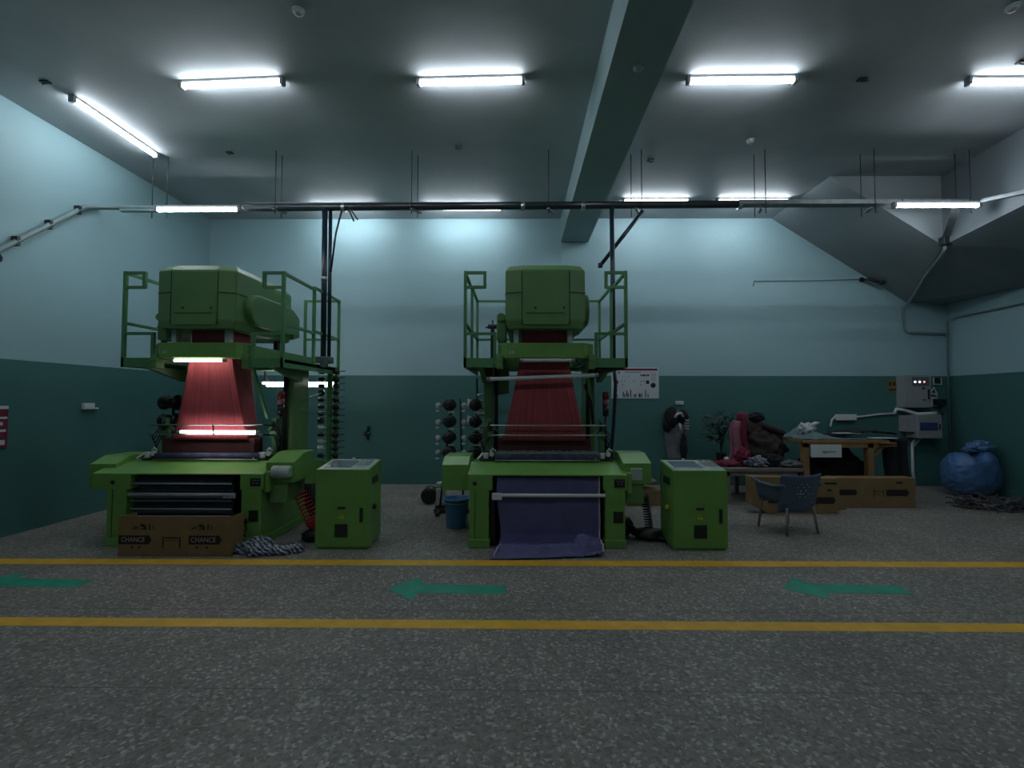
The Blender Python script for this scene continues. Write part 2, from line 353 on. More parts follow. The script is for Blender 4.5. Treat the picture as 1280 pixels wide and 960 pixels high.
make_lamp((-3.32, 5.26, ZC), 1.22, 'lit ceiling tube above the aisle in front of the left loom', CG, rz=-.055)
make_lamp((-.53, 5.24, ZC), 1.22, 'lit ceiling tube just to the left of the concrete beam', CG, rz=-.03)
make_lamp((2.59, 5.24, ZC), 1.22, 'lit ceiling tube just to the right of the concrete beam', CG, rz=-.01)
make_lamp((5.83, 5.28, ZC), 1.22, 'lit ceiling tube cut by the right edge of the picture', CG)
make_lamp((-5.45, 6.18, ZC), 1.32, 'lit ceiling tube running along the left wall', CG, axis='y')
RG = 'tube lamps close to the back wall'
make_lamp((-3.35, 8.80, ZC), 1.28, 'lit ceiling tube near the back wall, behind the left drop pipe', RG)
make_lamp((-1.04, 8.80, ZC), 1.5, 'lit ceiling tube near the back wall, between the two looms', RG)
make_lamp((2.58, 8.48, ZC), 1.2, 'lit ceiling tube near the back wall, first to the right of the beam', RG)
make_lamp((4.36, 8.48, ZC), 1.3, 'lit ceiling tube near the back wall beside the sloping soffit', RG)
for i, x in enumerate((-4.4, -1.5, 2.6, 5.2)):  # unseen tubes added behind the view to light the machine fronts
    make_lamp((x, 1.55, ZC), 1.22, 'unseen ceiling tube added over the near hall to light the loom fronts', 'added ceiling tubes of the near hall')
HG = 'tube lamps hung under the overhead pipe'
make_lamp((-4.70, 6.72, 4.56), 1.22, 'lit tube lamp hung below the overhead pipe above the left loom', HG, hung=.05)
make_lamp((6.12, 6.72, 4.60), 1.22, 'lit tube lamp hung below the overhead cable tray at the right', HG, hung=.06)

# ------------------------------------------------------------------ overhead pipe run, tray, rods
t = thing('overhead_pipe', (0, 6.87, 4.6), 'long black overhead pipe and cable tray hung from the ceiling above both looms', 'pipe')
O = (0, 6.87, 4.6)
MB(O).tube([(-4.1, 6.87, 4.595), (3.36, 6.87, 4.635)], .058, 12).build('pipe_run', M['pipe'], t)
MB(O).tube([(-4.1, 6.87, 4.595), (-5.95, 6.87, 4.60), (-6.27, 6.82, 4.58), (-6.27, 6.6, 4.5), (-6.27, 5.5, 3.50), (-6.27, 5.2, 3.3)], .032, 10).build('feed_conduit', M['conduit'], t)
MB(O).box(-5.98, 6.84, 4.535, -5.2, 6.9, 4.575, .008).build('cable_sleeve', M['conduit'], t)
b = MB(O); b.box(3.30, 6.80, 4.61, 6.72, 6.94, 4.68, .004); b.bar((6.74, 6.87, 4.64), (6.74, 6.1, 4.47), .05, .05); b.bar((6.74, 6.1, 4.47), (6.60, 4.9, 4.5), .05, .05)
b.build('cable_tray', M['tray'], t)
MB(O).box(-4.1, 6.86, 4.655, 3.9, 6.93, 4.675).build('cable_rail', M['tray'], t)
for x, y in [(-5.57, 6.95), (-5.35, 6.96), (-3.6, 6.80), (-3.58, 6.94), (-1.56, 6.80), (-1.50, 6.94), (.48, 6.80), (1.74, 6.94), (1.86, 6.80), (3.60, 6.94), (3.69, 6.80), (5.20, 6.94), (5.30, 6.80), (6.62, 6.94), (6.72, 6.82)]:
    bb = MB(O); top = 4.93 if .9 < x < 1.46 else ZC
    bb.tube([(x, y, 4.47), (x, y, top)], .0065, 6)
    bb.build('hanger_rod', M['dark_metal'], t)
for x in (-3.59, -1.53, .5, 1.80, 3.64, 5.25):
    MB(O).bar((x - .03, 6.78, 4.54), (x + .06, 7.0, 4.56), .04, .02).build('cradle', M['tray'], t)
for x in (-2.6, .1, 1.0, 3.34):
    MB(O).lathe([(.064, -.03), (.068, -.02), (.068, .02), (.064, .03)], (x, 6.87, 4.603 + x * .005), 'x', 14).build('coupling', M['steel'], t)
for y in (5.7, 6.1, 6.5):
    MB(O).box(-6.32, y - .02, 3.5 + (y - 5.5) * .91 - .06, -6.24, y + .02, 3.5 + (y - 5.5) * .91 + .06).build('pipe_clip', M['dark_metal'], t)
b = MB(O)
b.tube([(-2.55, 6.82, 4.58), (-2.48, 6.80, 4.50), (-2.42, 6.8, 4.36)], .012, 6); b.tube([(-2.52, 6.82, 4.58), (-2.44, 6.80, 4.50), (-2.36, 6.8, 4.38)], .010, 6)
b.build('loose_cable', M['pipe'], t)
b = MB(O); b.blob((-6.27, 5.45, 3.42), (.05, .09, .07), .4, 3, 1., 2); b.build('cable_knot', M['black'], t)

t = thing('drop_pipe', (-2.86, 6.86, 2.3), 'dark navy air drop pipe down to the left loom platform', 'pipe')
O = (-2.86, 6.86, 2.3)
MB(O).tube([(-2.87, 6.84, 4.56), (-2.86, 6.84, 2.32)], .040, 10).build('pipe_run', M['blue_pipe'], t)
b = MB(O); b.tube([(-2.81, 6.90, 4.56), (-2.80, 6.90, 2.32)], .028, 8); b.build('pipe_run', M['blue_pipe'], t)
MB(O).tube([(-2.62, 6.86, 4.56), (-2.70, 6.84, 4.2), (-2.76, 6.82, 3.6)], .014, 6).build('hose', M['blue_pipe'], t)
MB(O).lathe([(.045, -.02), (.045, .02)], (-2.865, 6.84, 3.51), 'z', 12).build('tape_band', M['white'], t)
b = MB(O); b.box(-2.95, 6.76, 2.24, -2.74, 6.94, 2.34, .015); b.lathe([(.05, -.03), (.05, .03)], (-2.80, 6.73, 2.22), 'y', 12)
b.build('valve', M['tray'], t)

t = thing('drop_pipe', (1.43, 6.86, 1.0), 'dark navy drop pipe and hose on the right side of the right loom', 'pipe')
O = (1.43, 6.86, 1.0)
MB(O).tube([(1.43, 6.86, 4.60), (1.44, 6.86, 2.30)], .036, 10).build('pipe_run', M['blue_pipe'], t)
MB(O).tube([(1.44, 6.86, 2.3), (1.47, 6.86, 1.95), (1.44, 6.86, 1.4), (1.40, 6.84, .95), (1.40, 6.8, .6)], .026, 8).build('hose', M['blue_pipe'], t)
b = MB(O); b.tube([(1.90, 6.90, 4.55), (1.28, 6.98, 3.75)], .030, 10); b.lathe([(.042, -.03), (.042, .03)], (1.275, 6.98, 3.745), 'x', 12)
b.build('branch_pipe', M['blue_pipe'], t)

# ------------------------------------------------------------------ jacquard looms (built in loom coordinates: x across, y back from the front legs)
def make_loom(X0, variant, label):
    L = variant == 'L'
    t = thing('jacquard_loom', (X0, 5.4, 0), label, 'loom', 'green jacquard looms')
    # --- side frames with legs
    for s in (-1, 1):
        a, b_ = (.67, .90) if s > 0 else (-.90, -.67)
        m = MB(); m.prism([(0, .02), (2.0, .02), (2.0, .72), (1.1, .90), (.46, .90), (.46, .66), (0, .66)], 'x', a, b_, .012)
        m.box(a - .012, -.015, 0, b_ + .012, 2.0, .10, .012)
        f = m.build('side_frame', M['green'], t)
        if s < 0: MB().box(-.835, -.006, .02, -.83, .0, .66).build('panel_seam', M['seam'], f)
        if s > 0:
            w = MB().box(.765, -.008, .29, .875, .004, .42, .003).build('inspection_window', M['black_plastic'], f)
            if L:
                g = MB(); g.tube([(.74, -.02, .34), (.72, -.03, .28), (.76, -.02, .22), (.72, -.02, .17), (.74, -.02, .12)], .008, 6)
                g.blob((.745, -.02, .30), (.02, .015, .03), .2, 3, 2, 2); g.build('hanging_key', M['dark_metal'], f)
    # --- front cover (breast beam)
    prof_end = [(0, .655), (0, .84), (.35, .945), (.5, .945), (.5, .655)]
    xl = -1.08 if L else -.92
    m = MB()
    m.prism(prof_end, 'x', xl, -.63, .012)
    m.prism(prof_end, 'x', .65, .925, .012)
    m.prism([(0, .825), (0, .84), (.35, .945), (.5, .945), (.5, .90), (.1, .82)], 'x', -.64, .66, .004)
    fc = m.build('front_cover', M['green'], t)
    pl = MB().box(.775, -.008, .695, .895, .004, .79, .003).build('control_plate', M['black_plastic'], fc)
    m = MB()
    for i, (dx, dz) in enumerate([(.02, .06), (.05, .06), (.08, .06), (.03, .03), (.07, .025)]):
        m.box(.78 + dx, -.011, .70 + dz, .795 + dx, -.007, .712 + dz)
    m.build('push_button', M['grey'], pl)
    MB().lathe([(.022, -.008), (.026, .002)], (-.835, 0, .735), 'y', 16).build('badge', M['brown_fabric'], fc)
    MB().box(.93, .02, .62, .985, .42, .86, .015).build('end_cover', M['green'], t)
    # --- left drive cover
    m = MB(); m.prism([(.14, .63), (.14, .93), (.34, 1.01), (.75, 1.01), (.75, .63)], 'x', -1.24, -.92, .008)
    m.build('drive_cover', M['green'], t)
    # --- right motor hood
    m = MB(); m.prism([(.10, .96), (.38, 1.055), (.62, 1.055), (.62, .72), (.10, .72)], 'x', .90, 1.235, .007)
    mh = m.build('motor_hood', M['green'], t)
    if L:
        MB().lathe([(.055, -.01), (.075, 0), (.075, .19), (.055, .21)], (1.0, .08, .85), 'x', 20).build('motor', M['light_panel'], mh)
    else:
        MB().box(.985, .09, .755, 1.125, .11, .905, .012).build('motor_panel', M['light_panel'], mh)
    MB().box(.93, .12, .48, 1.15, .6, .73, .02).build('motor_mount', M['green_dark'], t)
    # --- machine bed, dark inside
    MB().box(-.66, .55, .05, .66, 1.95, .86, .01).build('machine_bed', M['dark_metal'], t)
    # --- cloth take-up
    if not L:
        m = MB(); m.tube([(-.635, -.015, .605), (.665, -.015, .605)], .021, 12); m.box(-.635, -.045, .555, -.52, .01, .63, .008)
        m.build('take_up_bar', M['white_pipe'], t)
        def cl(u, v):
            x = -.585 + 1.185 * u
            P = [(.10, .815), (.055, .80), (.035, .6), (.035, .35), (.03, .15), (.0, .05), (-.10, .022), (-.24, .018), (-.42 + .10 * u, .014)]
            k = v * (len(P) - 1); i = min(int(k), len(P) - 2); f = k - i
            y = P[i][0] * (1 - f) + P[i + 1][0] * f; z = P[i][1] * (1 - f) + P[i + 1][1] * f
            n = noise.fractal(Vector((x * 3.2, v * 5, 2.3)), 1, 2, 4)
            w = max(0, v - .45) / .55
            fold = abs(noise.noise(Vector((x * 4.5 + v * 7, v * 9 - x * 3, 4.4))))
            z += w * (.09 + .12 * u) * fold * (1 if v > .6 else .3) * max(.1, min(1, (1.03 - v) * 6))
            z += w * .14 * math.exp(-((u - .84) / .09) ** 2) * math.exp(-((v - .76) / .10) ** 2)
            dl = (v - (.97 - .30 * (u - .25))) / .035                      # a long diagonal fold towards the right corner
            if u > .25: z += .05 * math.exp(-dl * dl) * min(1, (u - .25) * 5)
            dl = (v - (.86 - .12 * u)) / .025
            if u > .45: z += .035 * math.exp(-dl * dl) * min(1, (u - .45) * 5)
            if u > .72 and w > .2: z += .05 * abs(noise.noise(Vector((u * 22, v * 16, 9.)))) * min(1, (u - .72) * 8)
            y += .012 * n * (1 - w) - w * .02 * n
            x += (-.045 * max(0, v - .75) * 4) * (1 - u) + .01 * n + .05 * math.sin(PI * min(1, max(0, (v - .25) / .5))) * (1 - u) ** 3
            return Vector((x, y, max(z, .012)))
        c = MB().sheet(cl, 110, 130, .004).build('woven_cloth', M['cloth'], t)
        c['label'] = 'violet blue woven cloth spilling onto the floor'
        m = MB(); m.sheet(lambda u, v: cl(1, v * .93) + Vector((-.004 + .018 * u + .010 * noise.noise(Vector((v * 60, 1, 0))), -.006, .002)), 2, 90, .003); m.build('selvedge', M['selvedge'], c); m = MB()
        m.sheet(lambda u, v: cl(0, v * .3 + .65) + Vector((.03 - .012 * u, -.004, .006)), 2, 40, .003)
        m.build('selvedge', M['selvedge'], c)
        MB().box(-.665, .06, .02, -.60, .3, .60, .01).build('take_up_gear', M['black'], t)
    else:
        for i, z in enumerate((.715, .515, .42, .335)):
            MB().tube([(-.66, .045, z), (.53, .045, z)], .010, 8).build('fold_rod', M['light_panel'], t)
        m = MB(); m.tube([(-.64, -.005, .595), (.60, -.005, .595)], .024, 12); m.box(.48, -.04, .56, .61, .0, .61, .006)
        m.build('take_up_bar', M['grey'], t)
        def zz(u, v):
            P = [(.12, .80), (.06, .725), (.12, .705), (.09, .61), (.12, .60), (.07, .525), (.12, .505), (.08, .43), (.12, .41), (.09, .345), (.13, .33), (.12, .2)]
            k = v * (len(P) - 1); i = min(int(k), len(P) - 2); f = k - i
            return Vector((-.655 + 1.18 * u, P[i][0] * (1 - f) + P[i + 1][0] * f, P[i][1] * (1 - f) + P[i + 1][1] * f + .004 * noise.noise(Vector((u * 9, v * 9, 0)))))
        MB().sheet(zz, 30, 44, .004).build('woven_cloth', M['dark_cloth'], t)
    # --- weaving zone: comb, race board, temples, guards
    m = MB(); m.box(-.63, .36, .93, .68, .60, .955, .004)
    m.build('race_board', M['dark_metal'], t)
    m = MB(); m.tube([(-.62, .37, .995), (.67, .37, .995)], .045, 14)
    wc = m.build('warp_comb', M['reed'], t)
    if not L:
        m = MB(); m.box(-.61, .372, 1.025, .66, .380, 1.05)
        for i in range(90):
            x = -.61 + i * 1.27 / 89; m.box(x - .003, .365, 1.025, x + .003, .375, 1.066 + .018 * random.random())
        m.build('comb_teeth', M['light_panel'], wc)
    m = MB(); m.tube([(-.62, .315, .962), (.67, .315, .962)], .008, 8); m.build('fell_bar', M['steel'], t)
    for s in (-1, 1):
        x = -.70 if s < 0 else .74
        m = MB(); m.box(x - .10, .36, .945, x + .10, .52, .965, .004); m.box(x - .05, .40, .96, x + .03, .50, 1.03, .012)
        m.lathe([(.03, -.03), (.035, 0), (.03, .03)], (x + .05, .40, 1.0), 'y', 14)
        m.bar((x - .12, .34, .965), (x - .02, .46, 1.05), .018)
        m.tube([(x - .06, .44, 1.0), (x - .02, .40, 1.06), (x + .05, .40, 1.04), (x + .11, .37, .97)], .009, 6)
        tm = m.build('temple_unit', M['dark_metal'], t)
        m = MB(); m.box(x - .06, .355, .975, x + .0, .40, 1.05, .012); m.lathe([(.028, 0), (.034, .02), (.03, .04)], (x + .04, .36, 1.03), 'y', 12); m.bar((x - .13, .33, .975), (x - .07, .38, 1.04), .02); m.tube([(x + .02, .37, 1.06), (x + .05, .37, 1.10), (x + .09, .37, 1.07)], .012, 6)
        m.build('clamp', M['white_pipe'], tm)
    # uprights either side of the harness
    for s in (-1, 1):
        x = -.70 if s < 0 else .735
        m = MB(); m.bar((x, .62, .88), (x, .62, 1.46), .055, .07); m.bar((x, .62, 1.40), (x - s * .10, .64, 1.30), .03)
        m.box(x - .045, .56, 1.22, x + .045, .66, 1.30, .01)
        m.build('harness_upright', M['frame_green'], t)
        m = MB()
        for k in range(4):
            m.tube([(x + s * .04, .60, .96), (x + s * (.07 + .02 * k), .56, 1.1 + .04 * k), (x - s * .02, .57, 1.3 + .04 * k), (x + s * .03, .6, 1.42)], .008, 6)
        m.build('cable', M['black'], t)
    for z in (1.39, 1.27):
        m = MB(); m.tube([(-.68, .30, z), (.74, .30, z)], .0095 if z > 1.3 else .008, 8); m.build('guard_rod', M['steel'], t)
    for s in (-1, 1):
        x = -.67 if s < 0 else .73
        m = MB(); m.bar((x, .31, 1.39), (x, .62, 1.36), .02); m.bar((x, .31, 1.27), (x, .62, 1.24), .02); m.build('rod_bracket', M['dark_metal'], t)
    # heald frames under the harness
    m = MB()
    for k in range(4):
        y = .42 + .06 * k; m.box(-.585, y, .96, .575, y + .02, 1.215, .003)
    m.build('heald_frame', M['heald'], t)
    # --- harness funnel
    bm = bmesh.new(); uvl = bm.loops.layers.uv.new('UVMap')
    rows = []
    NZ, NX, ND = 18, 40, 8
    for j in range(NZ + 1):
        v = j / NZ; z = 1.20 + (2.60 - 1.20) * v
        k = min(1, max(0, (z - 1.06) / (2.35 - 1.06)))
        hx = (.565 * (1 - k) + .275 * k) * (.90 if L else 1.); cx = .04 if L else -.01
        pinch = 1 - .05 * math.sin(k * PI)
        hx *= pinch
        y0 = .38 * (1 - k) + .36 * k; y1 = .62 * (1 - k) + .80 * k
        ring = []
        for i in range(NX): ring.append((cx - hx + 2 * hx * i / NX, y0))
        for i in range(ND): ring.append((cx + hx, y0 + (y1 - y0) * i / ND))
        for i in range(NX): ring.append((cx + hx - 2 * hx * i / NX, y1))
        for i in range(ND): ring.append((cx - hx, y1 - (y1 - y0) * i / ND))
        out = []
        for q, (x, y) in enumerate(ring):
            n = noise.noise(Vector((q * .35, v * .8, 3.1))) * .010 * (1 - k * .6)
            out.append(bm.verts.new((x + n * .5, y + n, z)))
        rows.append(out)
    n = len(rows[0])
    for j in range(NZ):
        for q in range(n):
            f = bm.faces.new((rows[j][q], rows[j][(q + 1) % n], rows[j + 1][(q + 1) % n], rows[j + 1][q])); f.smooth = True
            for lp, (uq, vj) in zip(f.loops, ((q, j), (q + 1, j), (q + 1, j + 1), (q, j + 1))): lp[uvl].uv = (uq / n, vj / NZ)
    bm.faces.new(rows[0]); bm.faces.new(rows[-1]); bmesh.ops.recalc_face_normals(bm, faces=bm.faces[:])
    me = bpy.data.meshes.new('harness'); bm.to_mesh(me); bm.free(); me.materials.append(M['harness'])
    o = bpy.data.objects.new('harness', me); COL.objects.link(o); o.parent = t; o['label'] = 'red jacquard harness cords spreading like a skirt'
    # --- columns and gussets carrying the platform
    for s in (-1, 1):
        a, b_ = (.62, .74) if s > 0 else (-.81, -.685)
        m = MB(); m.box(a, 1.09, .70, b_, 1.56, 2.16, .012)
        if s < 0: m.prism([(-.69, 1.76), (-.46, 1.80), (-.46, 2.16), (-.69, 2.16)], 'y', 1.09, 1.35)
        m.build('column', M['green_dark'], t)
        m = MB(); m.prism([(.30, 2.12), (1.15, 2.12), (1.15, 1.95), (1.05, 1.95)], 'x', s * .80 - .03, s * .80 + .03)
        m.build('bracket', M['green_dark'], t)
        if s > 0:
            m = MB(); m.bar((.52, .42, 2.16), (.64, .60, 1.46), .03, .04); m.build('brace', M['frame_green'], t)
        m = MB()
        for k in range(3):
            m.tube([(s * (.66 - .02 * k), 1.06, .8), (s * (.65 - .015 * k), 1.05, 1.5), (s * (.66 - .015 * k), 1.06, 2.14)], .016, 6)
        m.build('cable', M['black'], t)
    # --- platform: side decks, rear deck, girders, front cross beam
    m = MB()
    for s in (-1, 1):
        a, b_ = (.58, 1.0) if s > 0 else (-1.0, -.58)
        m.box(a, .285, 2.16, b_, 2.06, 2.20)
        m.box(a, .25, 2.10, b_, .29, 2.215); m.box(s * .985 - .015, .25, 2.10, s * .985 + .015, 2.08, 2.215)
    m.box(-.58, 1.75, 2.16, .58, 2.06, 2.20)
    dk = m.build('platform_deck', M['frame_green'], t)
    m = MB()
    for s in (-1, 1): m.box(s * .53 - .05, .24, 2.20, s * .53 + .05, 2.05, 2.38, .008)
    m.box(-.5, 1.9, 2.2, .5, 2.05, 2.38, .008)
    m.build('girder', M['green_dark'], t)
    m = MB(); m.prism([(-.475, .19), (.46, .19), (.585, .30), (.585, .40), (-.585, .40), (-.585, .28)], 'z', 2.21, 2.395, .008)
    cb = m.build('cross_beam', M['green'], t)
    m = MB(); m.box(-.44, .184, 2.262, -.418, .19, 2.298); m.box(-.405, .184, 2.262, -.383, .19, 2.298); m.build('plate_mark', M['light_panel'], cb)
    for s in (-1, 1):
        m = MB(); m.box(s * .56 - .04, .20, 2.08, s * .56 + .04, .34, 2.26, .01); m.lathe([(.028, 0), (.028, .03)], (s * .56, .18, 2.2), 'y', 14)
        m.build('beam_clamp', M['green_dark'], t)
    for s in (-1, 1):
        rl = MB(); X = s * .985
        for z in (3.27, 2.645):
            rl.bar((X, .28, z), (X, 1.14, z), .034); rl.bar((X, 1.13, z + .03), (X, 2.06, z + .03), .034)
        for z in (3.27, 2.645):
            rl.bar((X, 2.06, z + .03), (s * .42, 2.06, z + .03), .034)
        rl.bar((X, .27, 3.27), (s * .74, .27, 3.27), .034); rl.bar((X, .27, 3.09), (s * .74, .27, 3.09), .034)
        rl.bar((X, .27, 2.515), (s * .62, .27, 2.515), .034)
        r = rl.build('guard_railing', M['frame_green'], t)
        for (x, y, z0, z1) in ((X, .27, 2.11, 3.29), (X, 1.14, 2.18, 3.31), (X, 2.06, 2.11, 3.32), (s * .44, 2.06, 2.18, 3.31), (s * .62, .27, 2.18, 2.53), (s * .745, .27, 3.08, 3.285)):
            MB().bar((x, y, z0), (x, y, z1), .038).build('post', M['frame_green'], r)
    # --- jacquard head
    plan = [(-.285, .10), (.275, .10), (.47, .16), (.47, 1.52), (.38, 1.62), (-.38, 1.62), (-.49, 1.52), (-.49, .16)]
    bm = bmesh.new(); lv = []
    for z, k, dy in ((2.56, .93, .02), (2.66, 1., 0), (3.26, 1., 0), (3.335, .90, .07)):
        lv.append([bm.verts.new((x * k, (.10 + dy + (y - .10) * (1 if dy < .05 else .90)), z)) for x, y in plan])
    for j in range(3):
        for i in range(8): bm.faces.new((lv[j][i], lv[j][(i + 1) % 8], lv[j + 1][(i + 1) % 8], lv[j + 1][i]))
    bm.faces.new(lv[0][::-1]); bm.faces.new(lv[-1]); bmesh.ops.recalc_face_normals(bm, faces=bm.faces[:])
    bmesh.ops.bevel(bm, geom=bm.edges[:] + bm.verts[:], offset=.007, segments=2, affect='EDGES')
    m = MB(); m._merge(bm); hd = m.build('jacquard_head', M['green_dark'], t)
    m = MB(); m.box(-.275, .088, 2.60, .265, .11, 3.24, .006); m.build('front_panel', M['green_dark'], hd)
    m = MB()
    m.box(-.494, .17, 2.985, -.488, 1.52, 2.995); m.box(.468, .17, 2.985, .474, 1.52, 2.995); m.box(-.24, .084, 2.735, .22, .089, 2.742)
    m.bar((-.29, .105, 2.60), (-.29, .105, 3.25), .010); m.bar((.278, .105, 2.60), (.278, .105, 3.25), .010)
    m.bar((.29, .10, 2.99), (.468, .157, 2.99), .008); m.bar((-.30, .10, 2.99), (-.487, .157, 2.99), .008)
    m.build('panel_seam', M['seam'], hd)
    m = MB()
    for x, z in ((-.13, 2.80), (.21, 2.80)): m.lathe([(.014, 0), (.012, .01)], (x, .08, z), 'y', 10)
    m.build('panel_lock', M['black'], hd)
    cap = [(.50 + .165 * (1 - math.cos(a)) * 0 + .0, 0) for a in (0,)]
    pts = []
    for i in range(13):
        a = PI / 2 + PI * i / 12; pts.append((.52 + .19 * math.cos(a), 2.845 + .20 * math.sin(a)))
    for i in range(13):
        a = -PI / 2 + PI * i / 12; pts.append((1.36 + .19 * math.cos(a), 2.845 + .20 * math.sin(a)))
    m = MB(); m.prism(pts, 'x', .44, .555, .022, 3); m.build('side_cover', M['green_dark'], hd)
    m = MB(); m.prism([(1.55, 2.60), (1.75, 2.66), (1.75, 2.95), (1.55, 3.05)], 'x', .20, .50, .02); m.build('rear_gear_cover', M['green_dark'], hd)
    m = MB(); m.box(-.60, .30, 2.44, -.48, .75, 2.76, .02); m.lathe([(.05, 0), (.05, .05)], (-.545, .26, 2.72), 'y', 14); m.build('drive_box', M['green_dark'], hd)
    m = MB(); m.bar((-.66, .5, 2.2), (-.66, .5, 2.62), .05, .05); m.lathe([(.03, -.06), (.03, .06)], (-.66, .5, 2.64), 'x', 12); m.bar((-.75, .5, 2.63), (-.57, .5, 2.63), .02); m.bar((-.66, .5, 2.56), (-.66, .5, 2.72), .018)
    m.build('hand_crank', M['dark_metal'], t)
    for x in (-.36, .30):
        for y in (.30, 1.45):
            m = MB(); m.box(x - .03, y - .04, 2.37, x + .03, y + .04, 2.60, .004); m.build('support_foot', M['light_panel'] if y < 1 else M['dark_metal'], t)
    # --- lamps on the machine
    def tube(name, a, b_, r, mt):
        m = MB(); m.tube([a, b_], r, 10); o = m.build(name, mt, t)
        d = (Vector(b_) - Vector(a)).normalized()
        for p in (Vector(a), Vector(b_)): MB().tube([p - d * .02, p + d * .02], r * 1.15, 10).build('tube_cap', M['grey'], o)
        return o
    if L:
        tube('lit_work_tube', (-.335, .225, 2.178), (.295, .225, 2.178), .017, M['lit_small'])
        tube('lit_work_tube', (-.27, .27, 1.305), (.70, .27, 1.305), .017, M['lit_small'])
        m = MB(); m.bar((.16, .25, 1.39), (.17, .25, 1.27), .012); m.build('wire_tie', M['black'], t)
        tube('lit_work_tube', (-.25, 2.05, 1.97), (.95, 2.05, 1.97), .018, M['lit_small'])
        tube('lit_work_tube', (-.25, 2.18, 1.93), (.95, 2.18, 1.93), .018, M['lit_small'])
        m = MB()
        for x in (-.2, .9): m.bar((x, 2.06, 1.95), (x, 2.06, 2.17), .02); m.bar((x, 2.19, 1.94), (x, 2.06, 2.15), .015)
        m.build('tube_hanger', M['dark_metal'], t)
        m = MB(); m.bar((.60, 1.0, 1.62), (1.0, 1.9, 1.45), .012); m.bar((.60, 1.0, 1.60), (.95, 1.5, 1.80), .012); m.build('lease_rod', M['steel'], t)
    else:
        tube('work_tube', (-.295, .165, 2.18), (.33, .165, 2.18), .020, M['white_pipe'])
        tube('work_tube', (-.70, .24, 1.955), (.62, .24, 2.005), .024, M['white_pipe'])
        m = MB(); m.tube([(-.63, .235, 1.97), (-.635, .25, 2.15)], .004, 5); m.tube([(.54, .235, 2.01), (.50, .24, 2.1), (.36, .25, 2.2)], .004, 5); m.tube([(.52, .235, 2.0), (.53, .25, 2.12)], .004, 5)
        m.build('wire_tie', M['dark_metal'], t)
        m = MB(); m.tube([(.60, .3, 2.06), (.78, .32, 2.09), (.98, .4, 2.12)], .035, 8); m.tube([(.5, .42, 1.9), (.58, .45, 1.7), (.62, .5, 1.4)], .018, 8)
        m.build('cable_sleeve', M['black'], t)
    # --- signal tower on the right upright
    m = MB(); m.tube([(.80, .62, .9), (.80, .62, 1.52)], .018, 8); m.lathe([(.04, 1.50), (.04, 1.64)], (.80, .62, 0), 'z', 14)
    sg = m.build('signal_tower', M['black_plastic'], t)
    MB().lathe([(.041, 1.64), (.041, 1.71)], (.80, .62, 0), 'z', 14).build('signal_lens', M['pink'], sg)
    MB().lathe([(.041, 1.71), (.041, 1.80), (.03, 1.81)], (.80, .62, 0), 'z', 14).build('signal_lens', M['red_dark'], sg)
    return t
make_loom(-3.86, 'L', 'green jacquard loom with lit tubes, cardboard box standing at its front')
make_loom(.36, 'R', 'green jacquard loom with violet blue cloth spilling from its front')

# ------------------------------------------------------------------ control cabinets
def cabinet(x0, x1, y0, label, knob):
    t = thing('control_cabinet', ((x0 + x1) / 2, y0, 0), label, 'cabinet', 'green control cabinets'); w = (x1 - x0) / 2
    m = MB(); m.prism([(0, .03), (.48, .03), (.48, .965), (.46, .965), (0, .905)], 'x', -w, w, .008); m.box(-w + .02, .02, 0, w - .02, .46, .04)
    bd = m.build('body', M['green'], t)
    sl = .06 / .46
    rot = Matrix.Rotation(math.atan(sl), 3, 'X')
    tp = MB().box(-w + .02, .02, .926, w - .02, .45, .938, .003, rot=rot).build('top_panel', M['light_panel'], t)
    MB().box(-w + .06, .08, .932, w - .24, .38, .9445, .002, rot=rot).build('display', M['screen'], tp)
    m = MB()
    for i in range(5):
        for j in range(4):
            px = w - .20 + i * .034; py = .12 + j * .07
            m.box(px, py, .905 + sl * py + .024, px + .022, py + .04, .905 + sl * py + .034, .002)
    m.build('key', M['grey'], tp)
    MB().box(w - .22, .30, .948, w - .10, .40, .957, .002, rot=rot).build('label_plate', M['white'], tp)
    m = MB(); m.box(w - .10, -.012, .31, w - .065, .002, .475, .004); m.build('handle', M['black_plastic'], t)
    m = MB(); m.box(-.078, -.010, .145, .068, .002, .290, .003); vn = m.build('vent', M['black_plastic'], t)
    m = MB()
    for k in range(6): m.box(-.07, -.014, .155 + k * .022, .06, -.009, .163 + k * .022)
    m.build('louvre', M['dark_metal'], vn)
    m = MB(); m.prism([(-.04, .355), (.03, .355), (-.005, .415)], 'y', -.004, .001); sn = m.build('warning_sticker', M['yellow_sign'], t)
    m = MB(); m.prism([(-.008, .40), (.004, .40), (-.003, .385), (.004, .385), (-.010, .362), (-.006, .378), (-.013, .378)], 'y', -.006, -.003); m.build('lightning_mark', M['ink'], sn)
    MB().box(-.05, -.003, .455, .04, .001, .485).build('name_plate', M['seam'], t)
    m = MB(); s = 1 if knob == 'R' else -1
    m.lathe([(.03, 0), (.03, .03)], (s * w if s > 0 else -w - .03, .18, .45), 'x', 14); m.build('knob', M['black_plastic'] if s > 0 else M['yellow_sign'], t)
    m = MB(); m.box(s * (w - .002), .12, .72, s * (w + .012), .32, .80) if s > 0 else m.box(-w - .012, .12, .72, -w + .002, .32, .80)
    m.build('side_grip', M['seam'], t)
    m = MB(); m.lathe([(.02, 0), (.02, .03)], (-.03, .45, .955), 'z', 10); m.build('top_button', M['white'], t)
    return t
cabinet(-2.285, -1.675, 5.31, 'green control cabinet with sloping keypad top beside the left loom and red coil hose', 'R')
cabinet(1.785, 2.40, 5.32, 'green control cabinet with sloping keypad top at the right loom, near the blue chair', 'L')

